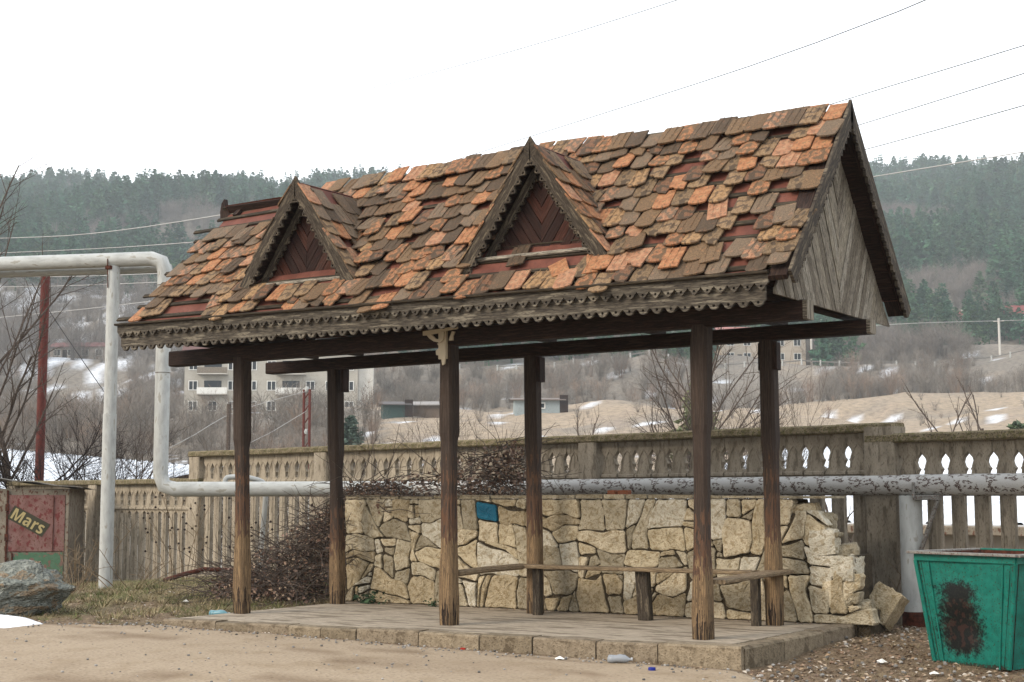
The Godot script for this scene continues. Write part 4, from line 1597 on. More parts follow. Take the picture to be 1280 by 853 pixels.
func make_dormers(root: Node3D, roof: Node3D, spots: Array, r: RandomNumberGenerator) -> void:
	for dm in DORMERS:
		var d := Node3D.new()
		d.name = "dormer"
		root.add_child(d, true)
		var xc: float = dm[0]
		var ya: float = dm[1]
		var yf: float = dm[2]
		var zf := 1.15
		var hw := 0.745
		var apex := Vector3(xc, ya, zf)
		# boarded triangle
		var tri_out := PackedVector2Array([Vector2(xc - 0.60, yf + 0.10), Vector2(xc + 0.60, yf + 0.10), Vector2(xc, ya - 0.12)])
		for piece in boards_in(tri_out, xc, Vector2(0.56, 0.83), 0.092):
			var s := start()
			prism(s, piece[0], Vector3(0, 0, 0.965 + r.randf_range(-0.004, 0.004)), Vector3.RIGHT, Vector3.UP, Vector3(0, 0, 0.02), piece[1])
			obj("gable_board", done(s), mats.wood_red[r.randi() % 4], d)
		var sill := start()
		beam(sill, Vector3(xc - 0.70, yf + 0.075, 1.06), Vector3(xc + 0.72, yf + 0.07, 1.06), 0.14, 0.035, Vector3.UP, 0.008)
		obj("sill", done(sill), mats.wood_grey[0], d)
		var heads := []
		for sgn in [-1.0, 1.0]:
			var foot := Vector3(xc + hw * sgn, yf, zf)
			var along := (foot - apex).normalized()
			var inw := Vector3(-along.y * -sgn, along.x * -sgn, 0)
			inw = Vector3(sgn * along.y, -sgn * along.x, 0).normalized()
			if inw.y > 0:
				inw = -inw
			var edge0 := apex - inw * 0.03
			var top := edge0 + along * 0.125
			heads.append([edge0, along, inw])
			var s := start()
			fretted(s, top, foot - inw * 0.03 + along * 0.04, inw, Vector3(0, 0, 0.03), 0.15, 0.098, 0.04, 0.010, 0)
			obj("bargeboard", done(s), mats.barge, d)
			var s2 := start()
			fretted(s2, apex + inw * 0.075 - Vector3(0, 0.0, 0.13), foot + inw * 0.075 - along * 0.05 - Vector3(0, 0, 0.13), inw, Vector3(0, 0, 0.024), 0.10, 0.08, 0.028, 0.007, 0)
			obj("inner_bargeboard", done(s2), mats.barge, d)
			# sheathing of the little roof, running back to meet the big one
			var back_z := 1.40 * (1.0 - (ya - eave_y(xc)) / (ridge_y(xc) - eave_y(xc)))
			var foot_z := 1.40 * (1.0 - (yf - eave_y(xc)) / (ridge_y(xc) - eave_y(xc)))
			var bk := Vector3(xc, ya, back_z)
			var fb := Vector3(foot.x, foot.y, minf(foot_z, zf) - 0.02)
			var out := Vector3(-along.y * sgn, absf(along.x), 0)
			out = Vector3(sgn * absf(along.y), absf(along.x), 0)
			var sh := start()
			quad(sh, apex, foot, fb, bk)
			obj("sheathing", done(sh), mats.deck, d)
			var so := start()
			quad(so, apex - out * 0.02, foot - out * 0.02, fb - out * 0.02, bk - out * 0.02)
			quad(so, apex - out * 0.002, foot - out * 0.002, foot - out * 0.02, apex - out * 0.02)
			obj("soffit_board", done(so), mats.brown, d)
			# tiles on the little roof
			var up := -along
			var q0 := Basis(Vector3(0, 0, -sgn), up, out)
			var length := apex.distance_to(foot)
			var row := 0
			while row * 0.197 < length - 0.27:
				var sl := row * 0.197 - 0.02
				var t := clampf((sl + 0.16) / length, 0.0, 1.0)
				var z_end := lerpf(fb.z, back_z, t)
				var z := zf - 0.05
				while z > z_end - 0.12:
					if r.randf() > 0.06:
						var turn := r.randf_range(-0.06, 0.06) * (2.5 if r.randf() < 0.2 else 1.0)
						var o := Vector3(xc + sgn * hw, yf, z + r.randf_range(-0.01, 0.01)) + up * (sl + r.randf_range(-0.02, 0.02)) + out * (0.05 + r.randf_range(0, 0.012))
						spots.append([Transform3D(q0 * Basis(Vector3.BACK, turn) * Basis(Vector3.RIGHT, -0.1), o), r.randi() % 3])
					z -= 0.176
				row += 1
		var hd := start()
		var run: float = absf(heads[1][0].x - xc) / absf(heads[1][1].x)
		mitre(hd, heads[1][0] - heads[1][1] * run, heads[1][0] + heads[1][1] * 0.125, heads[1][0] + heads[1][1] * 0.125 + heads[1][2] * 0.125, heads[0][0] + heads[0][1] * 0.125 + heads[0][2] * 0.125, heads[0][0] + heads[0][1] * 0.125, Vector3(0, 0, 0.03))
		obj("bargeboard_head", done(hd), mats.barge, d)

func make_bench() -> void:
	var b := thing("plank_bench", "rough plank bench running round three posts of the shelter", "bench", Vector3(1.3, 0, -0.6))
	var o := -b.position
	var st := start()
	beam(st, o + Vector3(-0.16, 0.487, -0.60), o + Vector3(2.5, 0.487, -0.62), 0.22, 0.035, Vector3.UP, 0.008)
	obj("seat", done(st), mats.pale_wood, b)
	st = start()
	beam(st, o + Vector3(0.02, 0.475, 0.68), o + Vector3(-0.03, 0.484, 0.1), 0.075, 0.06, Vector3.UP, 0.018)
	beam(st, o + Vector3(-0.03, 0.484, 0.1), o + Vector3(0.0, 0.49, -0.50), 0.075, 0.06, Vector3.UP, 0.018)
	obj("rail", done(st), mats.pale_wood, b)
	st = start()
	beam(st, o + Vector3(2.69, 0.475, 0.69), o + Vector3(2.68, 0.495, -0.86), 0.21, 0.035, Vector3.UP, 0.008)
	obj("side_seat", done(st), mats.pale_wood, b)
	for l in [[0.12, -0.62, 0.0, 0.09, 0.04], [1.32, -0.62, 0.03, 0.13, 0.045], [2.50, -0.62, 0.0, 0.08, 0.04]]:
		var s := start()
		beam(s, o + Vector3(l[0] + l[2], 0.0, l[1]), o + Vector3(l[0], 0.469, l[1]), l[3], l[4] * 2.0, Vector3.BACK, 0.008)
		obj("leg", done(s), mats.barge, b)

# ------------------------------------------------------------------ pipes
func arc(points: Array, rounds := 5) -> Array:
	# softens the corners of a polyline
	var out := [points[0]]
	for i in range(1, points.size() - 1):
		var a: Vector3 = points[i - 1]
		var b: Vector3 = points[i]
		var c: Vector3 = points[i + 1]
		var k := minf(0.2, minf(a.distance_to(b), b.distance_to(c)) * 0.4)
		var p := b + (a - b).normalized() * k
		var q := b + (c - b).normalized() * k
		for j in rounds + 1:
			var t := j / float(rounds)
			out.append(p.lerp(b, t).lerp(b.lerp(q, t), t))
	out.append(points[-1])
	return out

func pipe(points: Array, rad: float, sides := 20, caps := true) -> ArrayMesh:
	var st := start(true)
	var rr := []
	for p in points:
		rr.append(rad)
	tube(st, points, rr, sides, caps)
	return done(st)

func make_pipes() -> void:
	var rad := 0.102
	var up := at_depth(200, 612, 19.9)
	var top := at_depth(203, 323, 19.9)
	top.x = up.x
	top.z = up.z
	var far_left := at_depth(-160, 326, 20.6)
	far_left.y = top.y - 0.02
	var bend := at_depth(520, 614, 19.9)
	bend.y = up.y
	var r1 := at_depth(1130, 610, 14.75)
	r1.y = up.y
	var r2 := r1 + (r1 - bend).normalized() * 3.4
	var main := thing("gas_pipeline", "white painted pipe running along the fence and rising in an overhead loop", "pipe", Vector3(up.x, 0, up.z))
	var o := main.position
	var riser := obj("riser", pipe(arc([far_left - o, top - o, up - o, bend - o], 2), rad), mats.white_pipe, main)
	riser.set_meta("label", "white pipe climbing and crossing overhead")
	var run := obj("pipe_run", pipe([bend - o - (r1 - bend).normalized() * 0.1, r1 - o], rad - 0.001), mats.flaking_pipe, main)
	run.set_meta("label", "flaking white pipe along the fence")
	obj("pipe_run", pipe([r1 - o, r2 - o], rad + 0.005), mats.flaking_pipe, main)
	obj("parallel_pipe", pipe([far_left - o + Vector3(0.0, -0.10, -0.22), top - o + Vector3(-0.12, -0.10, -0.22)], 0.06, 14), mats.white_pipe, main)
	for t in [0.12, 0.5]:
		var p := top.lerp(up, t) - o
		obj("weld_ring", pipe([p + Vector3(0, 0.006, 0), p - Vector3(0, 0.006, 0)], rad + 0.004), mats.bare_steel, main)
	# left support standing under the overhead pipe
	var base := at_depth(137, 735, 21.2)
	base = Vector3(base.x, 0, base.z)
	var along := (top - far_left).normalized()
	base = top - along * 1.0
	for k in 40:
		var trial: Vector3 = top - along * (0.2 + k * 0.05)
		if project_u(trial) < 143.0:
			base = trial
			break
	base.y = ground_y(base.x, base.z) - 0.12
	var sup := thing("pipe_support", "slim white pole holding up the overhead pipe", "pole", Vector3(base.x, base.y, base.z))
	var hgt := top.y - rad - base.y
	obj("pole", pipe([Vector3.ZERO, Vector3(0, hgt * 0.55, 0)], 0.093), mats.white_pipe, sup)
	obj("pole", pipe([Vector3(0, hgt * 0.55, 0), Vector3(0, hgt + 0.01, 0)], 0.086), mats.white_pipe, sup)
	var cl := start()
	beam(cl, Vector3(0.0, hgt - 0.30, 0.098), Vector3(0.0, hgt + 0.1, 0.112), 0.014, 0.01, Vector3.BACK, 0.002)
	beam(cl, Vector3(-0.05, hgt - 0.015, 0.06), Vector3(0.05, hgt - 0.02, 0.06), 0.10, 0.05, Vector3.UP, 0.008)
	obj("clamp", done(cl), mats.rust, sup)
	# right support: a stout white post
	var rp := r1 + (r2 - r1).normalized() * 0.07
	var gy := ground_y(rp.x, rp.z)
	var stout := thing("pipe_support", "stout white painted post with a rusted foot under the pipe beside the green bin", "post", Vector3(rp.x, gy - 0.1, rp.z))
	var hh := up.y - rad - gy + 0.1
	obj("pole", pipe([Vector3.ZERO, Vector3(0, hh, 0)], 0.112, 24), mats.white_pipe, stout)
	var foot := obj("foot", pipe([Vector3.ZERO, Vector3(0, 0.2, 0), Vector3(0.0, 0.24, 0)], 0.1135, 24), mats.rust, stout)
	foot.set_meta("label", "rusted foot of the post")
	var rg := start()
	var dir := (r2 - r1).normalized()
	var front := Vector3(-dir.z, 0, dir.x)
	if front.z < 0:
		front = -front
	beam(rg, Vector3(0, hh - 0.02, 0) + front * 0.06 + dir * 0.1, Vector3(0, hh - 0.02, 0) + front * 0.09 + dir * 0.36, 0.12, 0.05, Vector3.UP, 0.006)
	beam(rg, Vector3(0, hh - 0.02, 0) + front * 0.14 + dir * 0.11, Vector3(0, hh + 0.13, 0) + front * 0.13 + dir * 0.11, 0.025, 0.025, front, 0.004)
	obj("bracket", done(rg), mats.bare_steel, stout)
	var stay := start()
	beam(stay, Vector3(0, hh - 0.05, 0) + front * 0.1 + dir * 0.35, Vector3(0, hh - 0.62, 0) + front * 0.06 + dir * 0.10, 0.035, 0.035, front, 0.004)
	obj("stay", done(stay), mats.bare_steel, stout)
	# small service pipe looping over the main one
	var sp := thing("service_pipe", "thin pale pipe hooked over the main pipe and slanting to the ground", "pipe", at_depth(327, 706, 20.6))
	var so := sp.position
	var hook := arc([at_depth(281, 612, 20.25) - so, at_depth(281, 597, 20.25) - so, at_depth(306, 596, 20.3) - so, at_depth(331, 603, 20.4) - so, at_depth(332, 622, 20.4) - so, at_depth(324, 712, 20.6) - so], 3)
	obj("tube", pipe(hook, 0.036, 10), mats.white_pipe, sp)
	var gp := thing("rusty_pipe", "bent rusty pipe lying in the grass by the fence", "pipe", at_depth(250, 716, 20.8))
	var go := gp.position
	var line := []
	for q in [[205, 726, 21.0], [230, 718, 20.9], [255, 712, 20.8], [285, 713, 20.8], [318, 717, 20.7], [345, 719, 20.6], [352, 712, 20.55]]:
		line.append(at_depth(q[0], q[1], q[2]) - go)
	obj("tube", pipe(line, 0.032, 8), mats.rust, gp)

func project_u(p: Vector3) -> float:
	var q := view.inverse() * (p - eye)
	return 640.0 + FOCAL * q.x / -q.z

# ------------------------------------------------------------------ bin
func make_container() -> void:
	var y0 := -0.17
	var a := at_height(1169, 829, y0)
	var b := at_height(1262, 839, y0)
	var ex := (b - a).normalized()
	var ez := Vector3(ex.z, 0, -ex.x)
	if ez.z > 0:
		ez = -ez
	var wb := a.distance_to(b)
	var root := thing("waste_container", "green steel waste bin with a scorched rusty patch beside the dirt path", "bin", (a + b) * 0.5)
	var h := 0.90
	var hb := wb * 0.5
	var ht := hb + 0.135
	var d0 := 0.0
	var d1 := 0.66
	var f0 := -0.05
	var f1 := 0.86
	# corners: bottom and top, front (0) and back (1)
	var lo := [-ex * hb + ez * d0, ex * hb + ez * d0, ex * hb + ez * d1, -ex * hb + ez * d1]
	var up := Vector3.UP * h
	var hi := [-ex * ht + ez * f0 + up, ex * ht + ez * f0 + up, ex * ht + ez * f1 + up, -ex * ht + ez * f1 + up]
	for i in 4:
		var j := (i + 1) % 4
		var st := start()
		var inward := -(Vector3(lo[i] + lo[j]).normalized() if i != 0 else -ez)
		inward = ((lo[(i + 2) % 4] + lo[(i + 3) % 4]) - (lo[i] + lo[j])).normalized() * 0.012
		var cells := 14
		st.set_smooth_group(0)
		for gy in cells:
			for gx in cells:
				var cs := []
				var us := []
				for k in [[0, 0], [1, 0], [1, 1], [0, 1]]:
					var fu: float = (gx + k[0]) / float(cells)
					var fv: float = (gy + k[1]) / float(cells)
					var rim_keep := minf(minf(fu, 1.0 - fu), minf(fv, 1.0 - fv)) * 4.0
					var dent := near_noise.get_noise_3d(fu * 5.0 + i * 20.0, fv * 5.0, 3.0) * 0.03 * minf(rim_keep, 1.0)
					cs.append(hi[i].lerp(hi[j], fu).lerp(lo[i].lerp(lo[j], fu), fv) + inward.normalized() * (dent + 0.006))
					us.append(Vector2(fu, fv))
				quad(st, cs[0], cs[1], cs[2], cs[3], us[0], us[1], us[2], us[3])
		obj("front_panel" if i == 0 else "panel", done(st), mats.green_front if i == 0 else mats.green, root)
		var inn := start()
		var deep := inward * 4.0
		quad(inn, hi[i] + deep, hi[j] + deep, lo[j] + deep, lo[i] + deep)
		obj("lining", done(inn), mats.rust, root)
		# rolled rim
		var rim := start()
		var outv := -inward.normalized()
		var tdir: Vector3 = (hi[j] - hi[i]).normalized()
		beam(rim, hi[i] + outv * 0.02 - tdir * 0.03, hi[j] + outv * 0.02 + tdir * 0.03, 0.075, 0.022 + 0.001 * (i % 2), Vector3.UP, 0.004)
		obj("rim", done(rim), mats.bare_steel if i != 2 else mats.green, root)
		var skirt := start()
		var e1: Vector3 = hi[i].lerp(lo[i], 0.045) + outv * 0.006
		var e2: Vector3 = hi[j].lerp(lo[j], 0.045) + outv * 0.006
		beam(skirt, e1, e2, 0.014, 0.055, Vector3.UP, 0.003)
		obj("rim_band", done(skirt), mats.green, root)
		# corner angle
		var cor := start()
		beam(cor, lo[i] + Vector3(0, 0.01, 0), hi[i].lerp(lo[i], 0.07), 0.034, 0.034, ez, 0.008)
		obj("corner_angle", done(cor), mats.green, root)
	for s in [0.13, 0.88]:
		var seam := start()
		var t: Vector3 = hi[0].lerp(hi[1], s).lerp(lo[0].lerp(lo[1], s), 0.08) - ez * 0.003
		var q: Vector3 = lo[0].lerp(lo[1], s) - ez * 0.003
		beam(seam, q, t, 0.012, 0.008, ez, 0.002)
		obj("seam", done(seam), mats.green, root)
	var fl := start()
	quad(fl, lo[0] + Vector3(0, 0.03, 0), lo[1] + Vector3(0, 0.03, 0), lo[2] + Vector3(0, 0.03, 0), lo[3] + Vector3(0, 0.03, 0))
	obj("floor", done(fl), mats.rust, root)
	var sk := start()
	beam(sk, lo[0].lerp(lo[3], 0.1) + ex * 0.05 - Vector3(0, 0.03, 0), lo[3] + ex * 0.05 - Vector3(0, 0.03, 0), 0.06, 0.08, Vector3.UP, 0.01)
	obj("skid", done(sk), mats.rust, root)
	var sk2 := start()
	beam(sk2, lo[1].lerp(lo[2], 0.1) - ex * 0.05 - Vector3(0, 0.03, 0), lo[2] - ex * 0.05 - Vector3(0, 0.03, 0), 0.06, 0.08, Vector3.UP, 0.01)
	obj("skid", done(sk2), mats.rust, root)
	# cut stone block tipped against the fence
	var bp := at_depth(1106, 752, 14.1)
	var blk := obj("stone_block", rough_block(Vector3(0.27, 0.34, 0.25), 5, 0.03), mats.stones[2])
	blk.transform = Transform3D(Basis(Vector3.UP, YAW) * Basis(Vector3.BACK, -0.6) * Basis(Vector3.UP, -0.6), Vector3(bp.x, ground_y(bp.x, bp.z) + 0.235, bp.z))
	tag(blk, "squared tan stone block tipped up against the fence post", "stone")

# ------------------------------------------------------------------ left corner
func make_left_corner() -> void:
	# metal shed with a painted door
	var o := at_depth(30, 660, 25.0)
	o.y = ground_y(o.x, o.z) - 0.05
	var shed := thing("metal_shed", "battered metal shed with a faded red door and painted lettering", "shed", o)
	shed.rotation.y = YAW + 0.12
	var tf := shed.transform.affine_inverse()
	var le := tf * eye
	var lp := func(u: float, v: float) -> Vector2:
		var d := tf.basis * ray(u, v)
		var h := le + d * (-le.z / d.z)
		return Vector2(h.x, h.y)
	var right_top: Vector2 = lp.call(87, 611)
	var top := right_top.y
	var edge := right_top.x
	var door_a: Vector2 = lp.call(9, 691)
	var door_b: Vector2 = lp.call(84, 619)
	var st := start()
	box(st, Vector3(-2.4, 0, -1.5), Vector3(edge, top, 0.0), 0.02)
	obj("body", done(st), mats.shed_grey, shed)
	st = start()
	box(st, Vector3(door_a.x, door_a.y + 0.012, 0.004), Vector3(door_b.x - 0.03, door_b.y, 0.022), 0.006)
	obj("door_panel", done(st), mats.shed_red, shed)
	st = start()
	box(st, Vector3(door_a.x + 0.1, 0.06, 0.004), Vector3(door_b.x - 0.04, door_a.y - 0.004, 0.02), 0.006)
	var gp := obj("lower_panel", done(st), mats.shed_green, shed)
	gp.set_meta("label", "green painted lower panel")
	for e in [[door_a.x - 0.035, door_a.x - 0.006, 0.05, top - 0.03], [lerpf(door_a.x, door_b.x, 0.77), lerpf(door_a.x, door_b.x, 0.77) + 0.01, door_a.y + 0.03, door_b.y - 0.02], [door_a.x + 0.07, door_a.x + 0.09, 0.05, door_a.y - 0.01], [edge - 0.05, edge - 0.004, 0.03, top - 0.02]]:
		st = start()
		box(st, Vector3(e[0], e[2], 0.006), Vector3(e[1], e[3], 0.034), 0.004)
		obj("frame_bar", done(st), mats.rust if e[1] < 0.5 else mats.shed_grey, shed)
	for t in [0.28, 0.8]:
		var y := lerpf(door_b.y, door_a.y, t)
		st = start()
		box(st, Vector3(door_a.x - 0.05, y, 0.034), Vector3(door_a.x + 0.01, y + 0.12, 0.05), 0.005)
		obj("hinge", done(st), mats.rust, shed)
	# roof sheet, drooping at one end
	st = start()
	var n := 24
	var ra: Vector2 = lp.call(0, 600)
	var rb: Vector2 = lp.call(105, 612)
	for k in n:
		var ends := []
		for q in 2:
			var x := lerpf(-2.6, rb.x, (k + q) / float(n))
			ends.append(Vector3(x, lerpf(ra.y, rb.y, (x - ra.x) / (rb.x - ra.x)) + 0.03 + sin(x * 9.0) * 0.012, 0.16))
		var bk := Vector3(0, -0.05, -1.86)
		for t in [0.0, -0.012]:
			var dn := Vector3(0, t, 0)
			quad(st, ends[0] + dn, ends[1] + dn, ends[1] + dn + bk, ends[0] + dn + bk)
		quad(st, ends[0], ends[1], ends[1] - Vector3(0, 0.012, 0), ends[0] - Vector3(0, 0.012, 0))
	obj("roof_sheet", done(st), mats.bare_steel, shed)
	# sign painted on the door: cream letters on a dark slanted band
	var band := PackedVector2Array([lp.call(18.5, 632), lp.call(63, 656), lp.call(52, 671.5), lp.call(8.6, 648)])
	var board := start()
	prism(board, band, Vector3(0, 0, 0.023), Vector3.RIGHT, Vector3.UP, Vector3(0, 0, 0.004))
	obj("sign_band", done(board), plain(Color(0.23, 0.22, 0.17), 0.8), shed)
	var font := SystemFont.new()
	font.font_names = PackedStringArray(["Droid Sans"])
	font.font_weight = 800
	font.font_italic = true
	var tm := TextMesh.new()
	tm.text = "Mars"
	tm.font = font
	tm.font_size = 64
	tm.pixel_size = 0.001
	tm.depth = 0.004
	var lett := obj("lettering", tm, plain(Color(0.60, 0.54, 0.38), 0.85), shed)
	var box_size := tm.get_aabb().size
	var along := (band[1] - band[0])
	var upv := (band[0] - band[3])
	var mid := (band[0] + band[1] + band[2] + band[3]) * 0.25
	var bx := Vector3(along.x, along.y, 0) * (0.86 / box_size.x)
	var by := Vector3(upv.x, upv.y, 0) * (0.80 / box_size.y)
	lett.transform = Transform3D(Basis(bx, by, Vector3.BACK), Vector3(mid.x, mid.y, 0.03) - by * tm.get_aabb().get_center().y - bx * tm.get_aabb().get_center().x)
	# boulder
	var bp := at_height(8, 779, -0.13)
	var rock := obj("boulder", boulder_mesh(Vector3(1.30, 0.72, 0.9), 17), mats.rock)
	rock.transform = Transform3D(Basis(Vector3.UP, YAW + 0.1) * Basis(Vector3.BACK, 0.10), Vector3(bp.x, ground_y(bp.x, bp.z) + 0.22, bp.z) + forward() * 0.2)
	tag(rock, "large grey green boulder with a brown flank in front of the metal shed", "boulder")
	# last snow at the road's edge
	var sp := at_height(-8, 787, -0.10)
	var sn := start(true)
	for i in 30:
		for j in 10:
			var c := []
			for k in [[0, 0], [1, 0], [1, 1], [0, 1]]:
				var t: float = TAU * (i + k[0]) / 30.0
				var q: float = (j + k[1]) / 10.0
				var rr := 1.0 + near_noise.get_noise_2d(cos(t) * 3.0, sin(t) * 3.0) * 0.4
				var x := cos(t) * q * 0.52 * rr
				var z := sin(t) * q * 0.38 * rr
				var y := 0.085 * (1.0 - pow(q, 2.6)) + near_noise.get_noise_2d(x * 12.0, z * 12.0) * 0.025 * (1.0 - q)
				c.append(Vector3(sp.x + x, near_y(sp.x + x, sp.z + z) + y + 0.006, sp.z + z))
			quad(sn, c[0], c[1], c[2], c[3])
	var so := obj("snow_heap", done(sn), mats.snow)
	tag(so, "small leftover heap of snow at the road edge below the boulder", "snow")

func boulder_mesh(size: Vector3, sd: int) -> ArrayMesh:
	var nz := FastNoiseLite.new()
	nz.seed = sd
	nz.frequency = 0.55
	var cut := FastNoiseLite.new()
	cut.seed = sd + 3
	cut.frequency = 2.2
	cut.noise_type = FastNoiseLite.TYPE_CELLULAR
	var st := start()
	var rows := 36
	var cols := 56
	var pts := []
	for j in rows + 1:
		var row := []
		for i in cols + 1:
			var t := PI * j / rows
			var a := TAU * (i % cols) / cols
			var p := Vector3(sin(t) * cos(a), cos(t), sin(t) * sin(a))
			# flattened facets
			for f in [Vector3(0.9, 0.5, 0.2), Vector3(-0.5, 0.8, 0.4), Vector3(0.3, 0.9, 0.5), Vector3(0.55, -0.2, 0.8), Vector3(-0.7, 0.2, 0.7), Vector3(0.8, -0.4, 0.4)]:
				var fn: Vector3 = f.normalized()
				var over := p.dot(fn) - 0.72
				if over > 0.0:
					p -= fn * over * 0.9
			p *= 1.0 + nz.get_noise_3d(p.x * 2.0, p.y * 3.5, p.z * 2.0) * 0.22 + cut.get_noise_3d(p.x, p.y * 2.0, p.z) * 0.09
			row.append(p * size * 0.5)
		pts.append(row)
	for j in rows:
		for i in cols:
			quad(st, pts[j][i], pts[j][i + 1], pts[j + 1][i + 1], pts[j + 1][i])
	return done(st)

# ------------------------------------------------------------------ buildings
func ribbed_roof(a: Vector3, b: Vector3, c: Vector3, d: Vector3, ribs: int) -> ArrayMesh:
	# sheet from eave a-b up to ridge d-c with trapezoid ribs running up the slope
	var st := start()
	var up := (d - a).cross(b - a).normalized()
	if up.y < 0:
		up = -up
	for k in ribs:
		var t := [float(k) / ribs, (k + 0.7) / ribs, (k + 0.76) / ribs, (k + 0.94) / ribs, (k + 1.0) / ribs]
		var l := [0.0, 0.0, 0.035, 0.035, 0.0]
		for q in 4:
			quad(st, a.lerp(b, t[q]) + up * l[q], a.lerp(b, t[q + 1]) + up * l[q + 1], d.lerp(c, t[q + 1]) + up * l[q + 1], d.lerp(c, t[q]) + up * l[q])
	quad(st, a - up * 0.03, b - up * 0.03, c - up * 0.03, d - up * 0.03)
	quad(st, a, b, b - up * 0.03, a - up * 0.03)
	return done(st)

func make_low_buildings() -> void:
	# long low shed standing lower down behind the fence, roof towards the road
	var ex := Vector3(-FENCE_DIR.x, 0, -FENCE_DIR.y)
	var away := Vector3(ex.z, 0, -ex.x)
	var o := Vector3(FENCE_A.x, 0, FENCE_A.y) + away * 6.0 - ex * 2.5
	var b := thing("low_shed", "long low building with a pale snow dusted sheet roof behind the fence", "building", o)
	var l := -ex * 7.0
	var r := ex * 13.0
	var eave := Vector3(0, 0.78, 0)
	var ridge := Vector3(0, 2.15, 0) + away * 5.0
	obj("roof", ribbed_roof(l + eave - away * 0.4, r + eave - away * 0.4, r + ridge, l + ridge, 44), mats.snow_roof, b)
	obj("roof", ribbed_roof(r + eave + away * 10.4, l + eave + away * 10.4, l + ridge, r + ridge, 44), mats.snow_roof, b)
	var st := start()
	var poly := PackedVector2Array([Vector2(0, -4.0), Vector2(10, -4.0), Vector2(10, 0.7), Vector2(5, 2.05), Vector2(0, 0.7)])
	prism(st, poly, l + ex * 0.3, away, Vector3.UP, ex * 19.4)
	obj("wall", done(st), mats.plaster, b)
	var g := start()
	beam(g, l + eave - away * 0.45 - Vector3(0, 0.09, 0), r + eave - away * 0.45 - Vector3(0, 0.09, 0), 0.1, 0.14, Vector3.UP, 0.02)
	obj("gutter_board", done(g), mats.shed_grey, b)
	# garage with white roof beyond the left fence
	var p := at_depth(20, 600, 36.0)
	p.y = ground_y(p.x, p.z)
	var c := thing("snowy_garage", "garage roof white with snow rising behind the metal shed", "building", p)
	c.rotation.y = YAW - 0.5
	var ye := at_depth(60, 612, 36.0).y - p.y
	var yr := at_depth(60, 560, 39.0).y - p.y
	obj("roof", ribbed_roof(Vector3(-7.0, ye, 0.4), Vector3(3.6, ye - 0.1, 0.4), Vector3(3.4, yr - 0.6, -4.0), Vector3(-7.0, yr + 0.2, -4.0), 26), mats.snow_roof, c)
	obj("roof", ribbed_roof(Vector3(3.6, ye, -8.4), Vector3(-7.0, ye, -8.4), Vector3(-7.0, yr + 0.2, -4.0), Vector3(3.4, yr - 0.6, -4.0), 26), mats.snow_roof, c)
	st = start()
	box(st, Vector3(-6.8, -2.0, -8.0), Vector3(3.3, ye - 0.12, 0.0), 0.03)
	obj("wall", done(st), mats.plaster, c)
	st = start()
	beam(st, Vector3(3.66, ye - 0.1, 0.45), Vector3(3.46, yr - 0.56, -4.0), 0.08, 0.14, Vector3.UP, 0.01)
	obj("verge_board", done(st), mats.brown, c)

func window(parent: Node3D, at: Vector3, w: float, h: float, frame: Material) -> void:
	# frame standing proud of the wall with the pane set back inside it
	var win := Node3D.new()
	win.name = "window"
	parent.add_child(win, true)
	win.position = at
	var st := start()
	for bar in [[-w * 0.5, w * 0.5, -h * 0.5, -h * 0.5 + 0.12], [-w * 0.5, w * 0.5, h * 0.5 - 0.12, h * 0.5], [-w * 0.5, -w * 0.5 + 0.12, -h * 0.5 + 0.121, h * 0.5 - 0.121], [w * 0.5 - 0.12, w * 0.5, -h * 0.5 + 0.121, h * 0.5 - 0.121], [-0.05, 0.05, -h * 0.5 + 0.121, h * 0.5 - 0.121]]:
		box(st, Vector3(bar[0], bar[2], 0.0), Vector3(bar[1], bar[3], 0.10), 0.01)
	obj("frame", done(st), frame, win)
	var p := start()
	box(p, Vector3(-w * 0.5 + 0.1, -h * 0.5 + 0.1, 0.0), Vector3(w * 0.5 - 0.1, h * 0.5 - 0.1, 0.04), 0.004)
	obj("pane", done(p), mats.glass, win)

